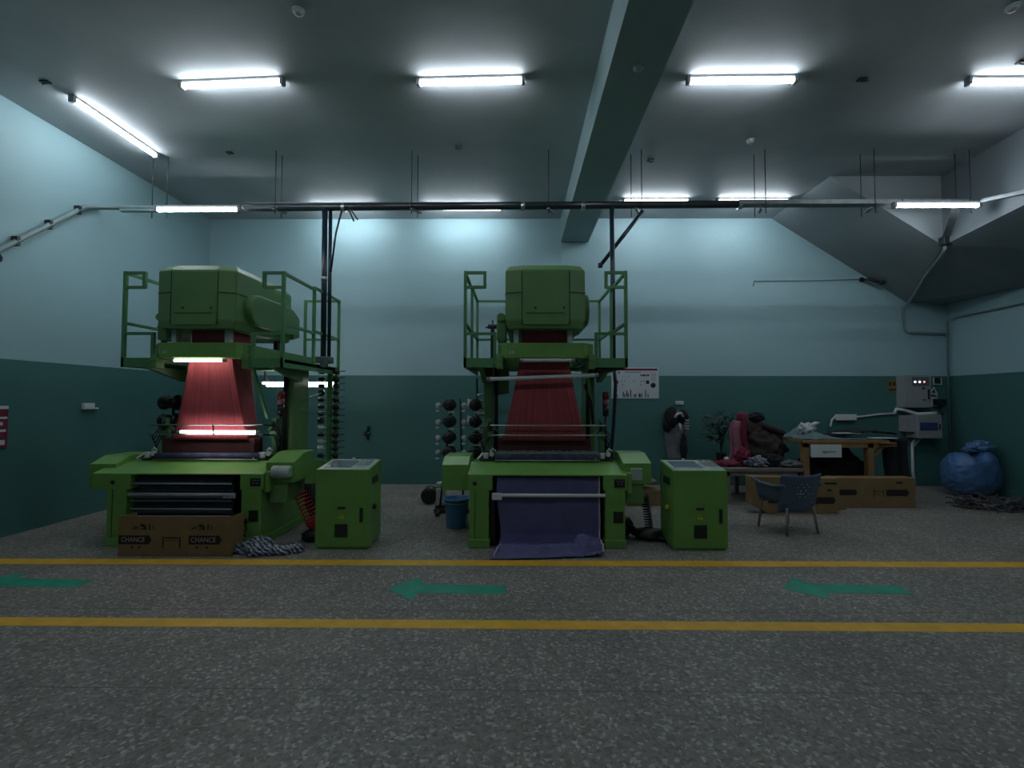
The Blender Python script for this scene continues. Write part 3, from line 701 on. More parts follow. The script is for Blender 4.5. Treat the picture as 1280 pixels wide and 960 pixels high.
# ------------------------------------------------------------------ cables, hoses and rags at the looms
def coil(p, q, r, turns, n=14):
    p, q = Vector(p), Vector(q); d = (q - p); z = d.normalized(); x = z.orthogonal().normalized(); y = z.cross(x); out = []
    for i in range(turns * n + 1):
        a = 2 * PI * i / n; k = i / (turns * n); rr = r(k) if callable(r) else r
        out.append(p + d * k + (x * math.cos(a) + y * math.sin(a)) * rr)
    return out
m = MB((-2.5, 5.75, 0)); m.tube(coil((-2.70, 5.8, .55), (-2.46, 5.72, .20), lambda k: .07 + .03 * k, 9), .0085, 6); m.tube(coil((-2.48, 5.72, .24), (-2.38, 5.70, .16), .10, 6), .0085, 6)
m.tube([(-2.70, 5.82, .62), (-2.76, 5.86, .66), (-2.72, 5.86, .55)], .0085, 6)
tag(m.build('coil_hose', M['red']), 'red spiral air hose hanging between the left loom and its cabinet', 'hose')
m = MB((-2.45, 5.75, 0))
for k in range(6):
    m.tube([(-2.68 + .04 * k, 5.95, .62), (-2.60 + .03 * k, 5.80, .40 + .03 * k), (-2.42 + .02 * k, 5.68 + .02 * k, .16), (-2.36, 5.62 + .03 * k, .03), (-2.30, 5.7, .03)], .022, 7)
m.blob((-2.42, 5.68, .06), (.17, .14, .085), .25, 3, 1., 3, .0)
tag(m.build('cable_bundle', M['black']), 'black cable bundle on the floor left of the left control cabinet', 'cable')
m = MB((1.55, 6.0, 0)); m.tube(coil((1.63, 5.92, .52), (1.66, 5.85, .10), .045, 14), .009, 6); m.tube([(1.60, 5.93, .54), (1.56, 5.95, .64), (1.62, 5.92, .69), (1.68, 5.9, .64)], .009, 6)
tag(m.build('coil_hose', M['blue_pipe']), 'dark blue spiral hose hanging at the right side of the right loom', 'hose')
m = MB((1.6, 5.75, 0))
for k in range(9):
    m.tube([(1.32 + .01 * k, 5.9 - .02 * k, .25 - .01 * k), (1.45, 5.82 - .02 * k, .05 + .012 * k), (1.65, 5.70 + .02 * k, .035 + .008 * k), (1.85, 5.60 + .035 * k, .04 + .004 * k), (2.0, 5.55 + .04 * k, .06)], .022, 7)
m.blob((1.38, 5.92, .12), (.09, .10, .12), .25, 3, 6., 3, 0.); m.blob((1.62, 5.78, .06), (.18, .14, .07), .25, 3, 3., 3, 0.)
tag(m.build('cable_bundle', M['black']), 'black cable bundle on the floor between the right loom and right cabinet', 'cable')
# rags by the left loom
m = MB((-2.9, 5.28, 0))
for i, (x, y, rx, rz) in enumerate([(-2.95, 5.22, .17, .075), (-2.83, 5.16, .13, .06), (-2.72, 5.2, .12, .045), (-2.60, 5.22, .12, .04), (-2.50, 5.26, .10, .045), (-2.90, 5.30, .12, .09)]):
    m.blob((x, y, rz * .5), (rx, .11, rz), .6, 3.4, i * 3.1, 4, 0.)
for k in range(7):
    a = random.uniform(-3.08, -2.5); m.tube([(a, 5.17, .02), (a + .05, 5.13, .05), (a + .12, 5.15, .02), (a + .16, 5.22, .03)], .012, 6)
tag(m.build('rag_heap', M['navy_rag']), 'crumpled navy and white rag on the floor beside the left loom front leg', 'rag')

# ------------------------------------------------------------------ cardboard boxes
def lozenge(w, h, x, z, y, mt, parent, name='print_block'):
    return MB().prism([(x - w / 2, z - h / 2), (x + w / 2 - h * .3, z - h / 2), (x + w / 2, z), (x + w / 2 - h * .3, z + h / 2), (x - w / 2, z + h / 2)], 'y', y - .002, y).build(name, mt, parent)
t = thing('cardboard_box', (-3.715, 5.07, 0), 'large brown printed cardboard box standing under the left loom front', 'box')
w = .615
m = MB(); m.box(-w, 0, 0, w, .008, .43, .002); m.box(-w, .24, 0, w, .248, .30); m.box(-w, .008, 0, -w + .008, .24, .42); m.box(w - .008, .008, 0, w, .24, .425); m.box(-w, .008, 0, w, .24, .012)
m.build('body', M['card'], t)
m = MB(); m.box(-w + .02, .01, .12, w - .02, .235, .27, .03); m.build('dark_filler', M['black_fabric'], t)  # black filler block stands in for the shade inside the open box
for x, mirror in ((-.50, True), (.34, False)):
    lz = lozenge(.36, .095, x + .07 if mirror else x, .175, 0, M['ink'], t)
    text_mesh('print_text', 'CHANCE', .075, M['paper_ink'], lz, ((x + .05 if mirror else x - .02), -.003, .175), depth=.0005, sx=.85 if mirror else .9)
for x in (-.34, .30):
    m = MB(); m.box(x - .03, -.002, .285, x + .035, 0, .298); m.box(x - .03, -.002, .312, x + .03, 0, .328); m.box(x + .005, -.002, .298, x + .03, 0, .312); m.box(x - .035, -.002, .327, x + .01, 0, .345)
    m.box(x + .06, -.002, .282, x + .075, 0, .345); m.box(x + .10, -.002, .29, x + .108, 0, .335); m.box(x - .11, -.002, .285, x - .095, 0, .31); m.box(x - .09, -.002, .295, x - .07, 0, .315)
    m.box(x - .06, -.002, .29, x - .05, 0, .32)
    m.build('print_mark', M['ink'], t)
m = MB(); m.box(-.13, -.002, .085, -.115, 0, .21); m.box(.055, -.002, .085, .07, 0, .21); m.box(-.105, -.002, .19, .045, 0, .205); m.box(-.10, -.002, .165, .04, 0, .171); m.build('print_mark', M['ink'], t)
m = MB()
for x in (-.46, -.38, .25, .36): m.lathe([(.013, -.002), (.013, 0)], (x, 0, .095), 'y', 8)
m.build('print_mark', M['ink'], t)

t = thing('cardboard_box', (4.25, 7.08, 0), 'brown printed carton on the floor directly behind the blue chair', 'box')
m = MB(); m.prism([(-.70, .55), (-.70, .14), (-.45, .0), (.60, .0), (.60, .53), (-.45, .55)], 'y', 0, .18, .006); m.build('body', M['card'], t)
m = MB(); m.prism([(.60, .02), (.78, .04), (.78, .12), (.60, .16)], 'y', .10, .115); m.build('side_flap', M['card'], t)
lozenge(.36, .10, .38, .20, 0, M['ink'], t); lozenge(.34, .09, -.28, .20, 0, M['ink'], t)
m = MB(); m.box(.40, -.002, .44, .58, 0, .47); m.box(.44, -.002, .34, .50, 0, .37); m.build('print_mark', M['ink'], t)
t = thing('cardboard_box', (5.70, 7.50, 0), 'brown printed carton on the floor under the high wooden bench', 'box')
m = MB(); m.box(-.66, 0, 0, .66, .20, .47, .006); m.build('body', M['card'], t)
m = MB(); m.prism([(0, .462), (.02, .475), (.2, .475), (.2, .462)], 'x', -.66, .66); m.build('top_flap', M['card'], t)
lozenge(.28, .09, -.40, .24, 0, M['ink'], t); lozenge(.36, .10, .38, .235, 0, M['ink'], t)
m = MB(); m.box(.0, -.002, .16, .012, 0, .30); m.box(.15, -.002, .18, .162, 0, .29); m.box(.02, -.002, .25, .13, 0, .262); m.box(.05, -.002, .2, .11, 0, .21); m.box(.36, -.002, .38, .46, 0, .41); m.build('print_mark', M['ink'], t)
# low carton lying behind the right cabinet
t = thing('cardboard_box', (1.98, 7.55, 0), 'small open brown carton on the floor behind the right control cabinet', 'box')
m = MB(); m.box(-.20, 0, 0, .35, .45, .25, .005); m.build('body', M['card'], t)
m = MB(); m.bar((-.18, .22, .26), (.30, .20, .40), .40, .012); m.build('top_flap', M['card'], t)

# ------------------------------------------------------------------ weft feeder stand left of the right loom
t = thing('weft_feeder_stand', (-.95, 7.05, 0), 'stand of eight black and white yarn feeders behind the left side of the right loom', 'yarn stand')
m = MB(); m.tube([(-.20, 0, .05), (-.02, 0, 1.72)], .016, 8); m.tube([(.16, 0, .05), (.10, 0, 1.72)], .016, 8); m.bar((-.28, 0, .03), (.30, 0, .03), .06); m.bar((-.2, -.25, .03), (-.2, .25, .03), .05)
m.build('frame', M['dark_metal'], t)
for r_, z in enumerate((1.61, 1.36, 1.12, .90)):
    for c_, x in enumerate((-.09, .30)):
        m = MB(); m.tube([(x - .20, -.02, z), (x + .14, -.02, z)], .010, 6); m.lathe([(.02, -.12), (.085, -.12), (.09, -.09), (.07, -.08), (.07, .06), (.09, .07), (.09, .10), (.03, .12)], (x + .04, -.05, z + .02), 'y', 18)
        m.lathe([(.03, -.17), (.045, -.14), (.05, -.12)], (x + .04, -.05, z + .02), 'y', 14)
        fd = m.build('yarn_feeder', M['black_plastic'], t)
        m = MB(); m.lathe([(.052, -.125), (.07, -.127), (.07, -.121), (.052, -.120)], (x + .04, -.05, z + .02), 'y', 20); m.build('ring', M['dark_metal'], fd)
        m = MB(); m.blob((x - .13, -.06, z + .005), (.045, .05, .05), .1, 2, z, 2)
        if c_ == 1 or r_ == 0: m.lathe([(.085, 0), (.06, .08), (.03, .10)], (x - .075, -.09, z + .03), 'x', 14) if (c_ == 1 and r_ < 2) else None
        m.build('yarn_cone', M['white_fabric'], fd)
        m = MB(); m.box(x - .16, -.12, z - .085, x - .11, -.06, z - .06, .006); m.box(x + .03, -.15, z - .10, x + .12, -.08, z - .075, .006); m.build('clip', M['white'], fd)
# feeders on the far side of the left loom
t = thing('weft_feeder_stand', (-4.86, 6.55, 0), 'dark stand of two black yarn feeders behind the left end of the left loom', 'yarn stand')
m = MB(); m.tube([(0, 0, 0), (0, 0, 1.70)], .018, 8); m.bar((-.2, 0, .02), (.2, 0, .02), .05); m.build('frame', M['dark_metal'], t)
for z in (1.66, 1.40):
    m = MB(); m.lathe([(.03, -.14), (.10, -.12), (.105, -.08), (.085, -.07), (.085, .07), (.11, .08), (.11, .11), (.03, .13)], (.0, -.05, z), 'x', 18)
    m.blob((-.02, -.10, z + .03), (.10, .07, .06), .5, 3, z, 3); m.build('yarn_feeder', M['black_plastic'], t)

# hook rack at the rear right of the left loom
t = thing('warp_tension_rack', (-2.93, 7.25, 0), 'tall green rack of small black bobbins between the left loom and back wall', 'rack')
m = MB(); m.box(-.03, 0, 0, .03, .06, 2.2); m.box(.06, .05, 0, .11, .11, 2.2); m.box(-.2, -.15, 0, .25, .25, .03); m.build('frame', M['frame_green'], t)
for i in range(15):
    z = .62 + i * .108
    for s, x in ((-1, -.03), (1, .04)):
        m = MB(); m.tube([(x, -.02, z), (x + s * .07, -.03, z)], .007, 6); q = .035 if (i * 7 + s) % 4 else .05
        m.lathe([(.012, -.05), (q, -.035), (q, .035), (.012, .05)], (x + s * .08, -.03, z), 'x', 10)
        m.build('bobbin', M['white_pipe'] if (s < 0 and i in (3, 4, 6)) else M['black_plastic'], t)
for i in range(16): MB().tube([(.11, .08, .65 + i * .1), (.22, .08, .66 + i * .1)], .008, 6).build('peg', M['blue_pipe'], t)
# thin post of pegs by the right loom
t = thing('warp_tension_rack', (-.58, 7.3, 0), 'slim rack of pale pegs standing behind the left column of the right loom', 'rack')
m = MB(); m.box(-.05, 0, 0, -.02, .05, 2.05); m.box(-.2, -.1, 0, .1, .2, .02); m.build('frame', M['blue_pipe'], t)
for i in range(9): MB().tube([(-.03, -.03, 1.78 - i * .10), (.08, -.03, 1.78 - i * .10)], .022, 8).build('peg', M['light_panel'], t)

# bucket, spool, small motor
t = thing('bucket', (-.80, 6.30, 0), 'blue plastic bucket on the floor at the left foot of the right loom', 'bucket')
prof = [(.125, 0), (.13, .01), (.165, .36), (.185, .37), (.185, .385), (.17, .39), (.155, .375), (.12, .03)]
m = MB(); m.lathe(prof, (0, 0, .0), 'z', 28); m.build('body', M['blue_plastic'], t)
m = MB(); m.tube([(-.185, 0, .36)] + [(-.19 * math.cos(a), -.16 * math.sin(a) - .02, .36 - .03 * math.sin(a)) for a in [PI * k / 10 for k in range(11)]], .006, 6); m.build('handle', M['grey'], t)
m = MB((-1.40, 7.75, 0)); m.lathe([(.05, -.11), (.13, -.11), (.135, -.10), (.10, -.09), (.10, .09), (.135, .10), (.13, .11), (.05, .11)], (-1.42, 7.72, .135), 'y', 22)
tag(m.build('yarn_spool', M['black_plastic']), 'black spool lying on the floor left of the blue bucket', 'spool')
t = thing('suction_unit', (-1.17, 7.25, 0), 'small grey machine with hose on the floor behind the blue bucket', 'machine')
m = MB(); m.box(-.06, -.08, .08, .08, .1, .34, .02); m.lathe([(.06, 0), (.07, .02), (.07, .07), (.05, .09)], (0, 0, .34), 'z', 16); m.build('body', M['light_panel'], t)
m = MB(); m.box(-.07, -.09, 0, .10, .12, .08, .01); m.build('base', M['black_plastic'], t)
m = MB(); m.tube([(.05, 0, .42), (.10, -.02, .7), (.11, 0, 1.0)], .03, 8); m.build('hose', M['black'], t)

# ------------------------------------------------------------------ things on the walls
t = thing('wall_switch', (-6.32, 6.78, 1.60), 'small white switch box on the green part of the left wall', 'switch')
m = MB(); m.box(0, -.085, -.045, .05, .085, .045, .008); m.build('box', M['white'], t)
m = MB(); m.tube([(.03, .085, -.03), (.03, .16, -.035)], .012, 6); m.build('plug', M['white'], t)
t = thing('wall_switch', (3.30, YB, 1.65), 'small white switch plate on the back wall above the hanging coat', 'switch')
m = MB(); m.box(-.08, -.03, -.035, .08, 0, .04, .006); m.build('plate', M['white'], t)
m = MB(); m.box(-.05, -.036, -.02, -.005, -.028, .025, .003); m.box(.01, -.036, -.02, .055, -.028, .025, .003); m.build('rocker', M['light_panel'], t)
m = MB((-2.99, YB, 1.03)); m.box(-3.02, YB - .03, .90, -2.97, YB, 1.16, .006); m.tube([(-3.0, YB - .02, 1.08), (-3.07, YB - .06, 1.04), (-3.05, YB - .08, .98)], .014, 6); m.tube([(-2.99, YB - .02, 1.1), (-2.95, YB - .05, 1.17)], .014, 6); m.blob((-3.0, YB - .03, 1.02), (.05, .03, .05), .3, 3, 1, 2)
tag(m.build('wall_hook', M['black_plastic']), 'black hook bracket on the back wall between the two looms', 'hook')
t = thing('wall_notice', (-6.32, 5.60, 1.36), 'red and white notice on the left wall cut by the picture edge', 'notice')
m = MB(); m.box(0, -.14, -.26, .012, .12, .26); m.build('board', M['maroon'], t)
m = MB(); m.box(.012, -.14, .22, .014, .12, .26); m.box(.012, -.12, .10, .014, .11, .125); m.box(.012, -.12, -.06, .014, .10, -.03); m.box(.012, -.14, -.22, .014, .09, -.16); m.box(.012, -.10, .02, .014, .06, .06); m.build('print', M['white'], t)
# poster
t = thing('wall_poster', (2.43, YB, 2.055), 'white printed poster with a maroon header pinned to the back wall', 'poster')
m = MB(); m.box(-.50, -.012, -.315, .46, 0, .315); m.build('sheet', M['paper'], t)
m = MB(); m.box(-.48, -.015, .25, .38, -.011, .29); m.build('header_band', M['maroon'], t)
m = MB(); m.box(.38, -.0148, .25, .43, -.011, .29); m.box(-.22, -.015, .21, .10, -.011, .218)
for x in (.09, .13, .16, .20, .235): m.box(x, -.014, .135, x + .028, -.011, .17)
m.box(.20, -.014, -.02, .265, -.011, .05); m.box(-.42, -.014, -.02, -.36, -.011, .045); m.box(-.36, -.014, .19, -.33, -.011, .225)
for x in (-.30, -.19): m.bar((x, -.0125, .11), (x + .07, -.0125, .14), .022, .002)
for x, h in ((-.40, .06), (-.27, .11), (-.24, .06), (-.20, .13), (-.17, .08), (-.12, .15), (-.05, .06), (-.02, .07), (.05, .08), (.07, .06), (.10, .08), (.18, .12), (.23, .06)):
    m.box(x, -.014, -.29, x + .02, -.011, -.29 + h)
for x, z in ((-.30, .02), (-.24, .03), (-.28, -.05), (-.05, .02), (.09, .02), (.09, -.05), (.14, .025), (-.44, -.10), (-.40, -.16), (.17, -.16)): m.box(x, -.014, z, x + .018, -.011, z + .02)
for k in range(5): m.box(.30, -.014, .06 + k * .03, .40, -.011, .066 + k * .03)
m.lathe([(.03, -.014), (.052, -.014), (.052, -.011), (.03, -.011)], (.345, 0, -.05), 'y', 18)
m.build('print', M['ink'], t)
# hanging coat
t = thing('hanging_coat', (3.20, YB, 1.48), 'dark coat with striped scarf hanging on the back wall hook', 'coat')
O = (3.20, YB, 1.48)
m = MB(O)
def coatf(u, v):
    a = u * PI; w_ = .13 + .10 * min(1, v * 3) - .05 * max(0, v - .45) * 1.6
    n = noise.fractal(Vector((u * 5, v * 3, 1)), 1, 2, 3)
    return Vector((3.20 - w_ * math.cos(a) + .02 * n + .02, YB - .012 - (.14 + .03 * n) * math.sin(a) * (1 - .25 * v), 1.50 - v * .98))
m.sheet(coatf, 28, 24, .006); m.build('body', M['grey_fabric'], t)
m = MB(O); m.blob((3.10, YB - .13, 1.36), (.13, .10, .20), .35, 2.5, 2., 3); m.blob((3.03, YB - .11, 1.20), (.09, .08, .14), .3, 2.5, 5., 3); m.blob((3.30, YB - .14, 1.38), (.12, .09, .13), .3, 2.5, 8., 3); m.blob((3.33, YB - .12, .78), (.07, .09, .28), .2, 2.5, 3., 3); m.build('sleeve', M['black_fabric'], t)
m = MB(O); m.tube([(3.13, YB - .23, 1.36), (3.18, YB - .25, 1.44), (3.25, YB - .24, 1.45), (3.29, YB - .22, 1.38)], .028, 8)
for k in range(4): m.tube([(3.33, YB - .20, 1.32 - .055 * k), (3.37, YB - .22, 1.305 - .055 * k), (3.42, YB - .19, 1.31 - .055 * k)], .012, 6)
m.tube([(3.22, YB - .24, 1.25), (3.25, YB - .24, 1.10)], .022, 6); m.build('scarf', M['white_fabric'], t)
MB(O).tube([(3.20, YB, 1.52), (3.20, YB - .10, 1.50)], .012, 6).build('hook', M['steel'], t)
# camera lamp with its wire
t = thing('security_camera', (7.14, YB, 4.12), 'small black camera on the back wall under the sloping soffit, with its wire', 'camera')
O = (7.14, YB, 4.12)
m = MB(O); m.lathe([(.05, 0), (.05, .03)], (7.02, YB - .03, 4.16), 'y', 14); m.tube([(7.02, YB - .03, 4.16), (7.06, YB - .16, 4.13)], .016, 8); m.build('bracket', M['black_plastic'], t)
m = MB(O); m.tube([(7.04, YB - .14, 4.145), (7.26, YB - .20, 4.05)], .035, 12); m.blob((7.27, YB - .21, 4.05), (.06, .06, .05), .05, 2, 1, 2); m.build('body', M['black_plastic'], t)
m = MB(O); m.tube([(7.0, YB - .012, 4.17), (6.2, YB - .012, 4.145), (4.95, YB - .012, 4.135), (4.85, YB - .012, 4.14), (4.82, YB - .012, 4.03)], .009, 6); m.build('wire', M['conduit'], t)
# electrical panels in the right rear corner
t = thing('electric_panel', (7.93, YB, 1.57), 'grey electric panel with lit indicators on the back wall', 'panel')
m = MB(); m.box(-.27, -.22, 0, .24, 0, .64, .008); m.build('box', M['grey'], t)
m = MB(); m.box(-.13, -.228, .43, .20, -.218, .60, .003); dw = m.build('display_window', M['screen'], t)
for x, mt in ((-.08, 'led_white'), (.01, 'led_white'), (.10, 'led_red')): MB().lathe([(.018, -.004), (.018, .002)], (x, -.230, .505), 'y', 10).build('indicator', M[mt], dw)
m = MB(); m.lathe([(.022, -.02), (.022, 0)], (.08, -.222, .38), 'y', 12); m.lathe([(.018, -.015), (.018, 0)], (.09, -.222, .15), 'y', 12); m.build('knob', M['red_dark'], t)
m = MB(); m.box(.17, -.235, .16, .20, -.215, .36, .004); m.build('handle', M['black_plastic'], t)
t = thing('electric_panel', (8.05, YB, .97), 'grey electric box with a blue label below the lit panel', 'panel')
m = MB(); m.box(-.22, -.30, 0, .24, 0, .46, .012); m.build('box', M['grey'], t)
m = MB(); m.box(-.19, -.31, .16, .15, -.298, .31, .003); m.build('label_plate', mat('dark_blue_label', (.03, .05, .14), .4), t)
m = MB(); m.box(-.36, -.22, .12, -.22, 0, .44, .008); m.build('side_box', M['grey'], t)
m = MB(); m.box(.18, -.312, .18, .20, -.298, .28); m.build('latch', M['black_plastic'], t)
t = thing('cable_trunking', (7.5, YB, 1.5), 'white cable run along the back wall from the bench to the panels', 'cable')
O = (7.5, YB, 1.5)
m = MB(O); m.tube([(8.22, YB - .26, 1.46), (8.05, YB - .24, 1.45), (7.9, YB - .2, 1.44), (7.72, YB - .12, 1.52), (7.62, YB - .05, 1.54), (7.58, YB - .04, 1.44)], .032, 8); m.tube([(7.6, YB - .04, 1.45), (7.3, YB - .03, 1.43), (6.9, YB - .03, 1.38), (6.45, YB - .03, 1.385)], .02, 8)
m.tube([(6.42, YB - .04, 1.40), (6.33, YB - .05, 1.32), (6.26, YB - .1, 1.18)], .018, 8); m.build('cable', M['white'], t)
m = MB(O); m.box(6.40, YB - .09, 1.31, 6.80, YB - .03, 1.43, .01); m.build('socket_strip', M['white'], t)
m = MB(O); m.tube([(8.0, YB - .04, .97), (7.92, YB - .04, .84), (7.92, YB - .04, .3), (7.95, YB - .04, .02)], .026, 8); m.tube([(7.92, YB - .04, .78), (8.1, YB - .05, .97)], .026, 8); m.build('conduit', M['white'], t)
m = MB(O); m.tube(coil((8.2, YB - .06, 1.8), (8.42, YB - .06, 1.85), lambda k: .02, 2), .014, 6); m.tube([(8.28, YB - .08, 1.55), (8.26, YB - .08, 1.85), (8.33, YB - .1, 1.97), (8.40, YB - .08, 1.85), (8.40, YB - .08, 1.75)], .014, 6); m.build('wire_loop', M['white'], t)
t = thing('wall_socket', (8.44, YB, 1.66), 'black adapter in a white socket right of the lit panel', 'socket')
m = MB(); m.box(-.12, -.04, -.07, .02, 0, .12, .006); m.build('plate', M['white'], t)
m = MB(); m.box(-.09, -.12, -.05, .12, -.04, .08, .01); m.tube([(.06, -.05, -.07), (.10, -.05, -.2), (.05, -.05, -.3)], .014, 6); m.build('adapter', M['black_plastic'], t)
t = thing('wall_socket', (8.48, YB, 2.10), 'small square dark socket with white rim near the corner', 'socket')
m = MB(); m.box(-.075, -.03, -.075, .075, 0, .07, .004); m.build('rim', M['white'], t)
m = MB(); m.box(-.075, -.035, -.055, .05, -.029, .07, .003); m.build('face', M['black_plastic'], t)
t = thing('wall_sign', (7.58, YB, 2.0), 'small yellowed safety sign left of the lit panel', 'sign')
m = MB(); m.box(-.10, -.01, -.13, .10, 0, .13); m.build('plate', mat('yellowed_sign', (.16, .13, .045), .6, noise_amt=.2), t)
m = MB(); m.box(-.06, -.013, -.0, -.02, -.009, .08); m.box(.02, -.013, .0, .06, -.009, .08); m.box(-.07, -.013, -.09, .07, -.009, -.06); m.build('print', M['ink'], t)
# wall conduit on the corner and along the soffit
t = thing('wall_conduit', (8.6, YB, 3.1), 'thin grey conduit running down the corner and along the soffit edge', 'conduit')
O = (8.6, YB, 3.1)
m = MB(O); m.tube([(7.0, 7.56, 4.30), (7.02, 7.58, 4.20), (7.10, 7.72, 4.14), (7.45, 8.45, 3.97), (7.72, 9.0, 3.76), (7.80, 9.36, 3.55), (7.85, 9.38, 3.12), (7.9, 9.38, 3.08), (8.70, 9.38, 3.04)], .024, 8); m.build('conduit_run', M['conduit'], t)
m = MB(O); m.tube([(8.66, 9.36, .3), (8.66, 9.36, 3.30), (8.68, 9.2, 3.36), (8.52, 7.6, 3.36)], .018, 8); m.build('conduit_run', M['conduit'], t)
m = MB(O); m.bar((7.02, 7.56, 4.36), (6.60, 6.9, 4.66), .10, .03); m.build('cable_tray', M['tray'], t)
m = MB(O); m.box(6.95, 7.50, 4.24, 7.08, 7.62, 4.38, .015); m.build('junction_box', M['black_plastic'], t)
# ceiling smoke detectors and bare fixings
for x, y, z, lab in ((-2.09, 4.30, ZC, 'pale round detector on the ceiling at the top left of the picture'), (1.18, 4.39, 4.93, 'pale round detector on the underside of the concrete beam'),
                     (4.69, 4.30, ZC, 'pale round detector on the ceiling at the top right corner of the picture'), (3.35, 6.55, ZC, 'pale round detector on the ceiling above the right part of the pipe')):
    t = thing('smoke_detector', (x, y, z), lab, 'detector', 'ceiling detectors')
    MB().lathe([(.055, 0), (.055, -.012), (.05, -.015)], (0, 0, 0), 'z', 20).build('base', M['light_panel'], t)
    MB().lathe([(.045, -.012), (.045, -.03), (.03, -.045), (.01, -.048)], (0, 0, 0), 'z', 20).build('cap', M['ceiling'], t)
for x, y, lab in ((-5.53, 5.27, 'dark ceiling fixing beside the tube along the left wall'), (4.01, 5.29, 'dark ceiling fixing between the two tubes right of the beam'), (-4.32, 6.83, 'dark ceiling fixing above the left loom'),
                  (-.85, 6.70, 'dark ceiling fixing with bent wires left of the beam'), (2.08, 7.09, 'dark ceiling fixing just right of the beam near the pipe'), (5.55, 5.02, 'dark ceiling fixing beside the tube at the right edge')):
    t = thing('ceiling_fixing', (x, y, ZC), lab, 'fixing', 'bare ceiling fixings')
    MB().box(-.05, -.03, -.02, .05, .03, 0, .006).build('plate', M['black_plastic'], t)
    MB().tube([(-.03, 0, -.02), (-.01, -.02, -.05), (.05, -.03, -.04)], .006, 6).build('wire', M['black'], t)

# ------------------------------------------------------------------ work corner at the right
t = thing('low_table', (4.06, 7.70, 0), 'low grey wooden table against the back, piled with clothes', 'table')
m = MB(); m.box(-.66, 0, .53, .66, 1.0, .585, .006); m.build('tabletop', M['grey_wood'], t)
for x in (-.56, .0, .60):
    for y in (.05, .93):
        if x == 0. and y < .5: continue
        MB().box(x - .03, y - .03, 0, x + .03, y + .03, .53, .004).build('leg', M['grey_wood'], t)
m = MB(); m.box(-.64, .02, .46, .64, .05, .53); m.build('apron', M['grey_wood'], t)
t = thing('work_bench', (5.45, 7.72, 0), 'high pine bench with a white sign board and papers on top', 'bench')
m = MB(); m.box(-.72, 0, 1.0, .70, 1.1, 1.05, .006); m.build('tabletop', M['wood'], t)
for x in (-.66, .40):
    for y in (.06, 1.02):
        MB().box(x - .05, y - .05, 0, x + .05, y + .05, 1.0, .004).build('leg', M['wood'], t)
m = MB(); m.box(-.71, .01, .93, .68, .04, 1.0); m.build('apron', M['wood'], t)
m = MB(); m.bar((.46, .05, .78), (.66, .05, .98), .05, .04); m.build('brace', M['wood'], t)
m = MB(); m.box(-.60, -.02, .77, -.10, -.005, .98, .003); sb = m.build('sign_board', M['white'], t)
m = MB(); m.box(-.42, -.023, .85, -.20, -.019, .875); m.box(-.40, -.023, .835, -.34, -.019, .85); m.build('print', M['grey'], sb)
m = MB(); m.box(.55, -.05, .95, .78, .30, .98); m.box(.5, -.08, 1.0, .75, .2, 1.02); m.build('side_shelf', M['wood'], t)
# things on the bench
m = MB((5.3, 8.2, 1.05)); m.sheet(lambda u, v: Vector((4.76 + u * 1.2, 7.78 + v * .9, 1.062 + .16 * math.exp(-((u - .42) / .16) ** 2) * v + .03 * noise.fractal(Vector((u * 5, v * 4, 0)), 1, 2, 3) ** 2)), 40, 24, .004)
tag(m.build('plastic_sheet', M['glass_sheet']), 'grey blue plastic sheet lying crumpled on the high bench', 'sheet')
m = MB((5.0, 8.4, 1.05)); m.blob((5.18, 8.35, 1.19), (.14, .10, .10), .45, 3, 4., 4, 1.07); m.tube([(5.24, 8.33, 1.24), (5.34, 8.32, 1.30), (5.40, 8.32, 1.31)], [.05, .035, .01], 8)
tag(m.build('plastic_bag', M['white_fabric']), 'crumpled white plastic bag on the left end of the high bench', 'bag')
m = MB((5.9, 8.0, 1.07))
for k, (x, y, r_) in enumerate([(5.55, 8.05, .2), (5.95, 7.76, -.05)]): m.box(x, y, 1.075 + .06 * (1 - k), x + .38, y + .18, 1.083 + .06 * (1 - k))
tag(m.build('paper_stack', M['white']), 'white papers on the high bench by the dark cloth roll', 'paper')
m = MB((6.2, 8.3, 1.06)); m.sheet(lambda u, v: Vector((5.60 + u * .95, 8.05 + v * .55, 1.085 + .10 * math.sin(u * 2.6) + .02 * noise.noise(Vector((u * 6, v * 5, 3))))), 26, 12, .02)
tag(m.build('dark_cloth', M['black_fabric']), 'black cloth laid over the right end of the high bench', 'cloth')
m = MB((6.45, 7.95, 0)); m.sheet(lambda u, v: Vector((6.20 + .42 * u, 7.92 + .05 * math.sin(u * 14) + .02 * math.sin(v * 7), 1.08 - 1.07 * v)), 40, 16, .03)
tag(m.build('cloth_curtain', M['black_fabric']), 'dark cloth hanging to the floor at the right side of the high bench', 'cloth')
m = MB((5.4, 8.3, 0)); m.blob((5.2, 8.2, .35), (.40, .25, .36), .3, 2, 1., 4, 0.); m.blob((5.75, 8.25, .42), (.38, .25, .42), .3, 2, 6., 4, 0.)
tag(m.build('dark_bundle', M['black_fabric']), 'black cloth bundle stored beneath the high wooden bench', 'bundle')
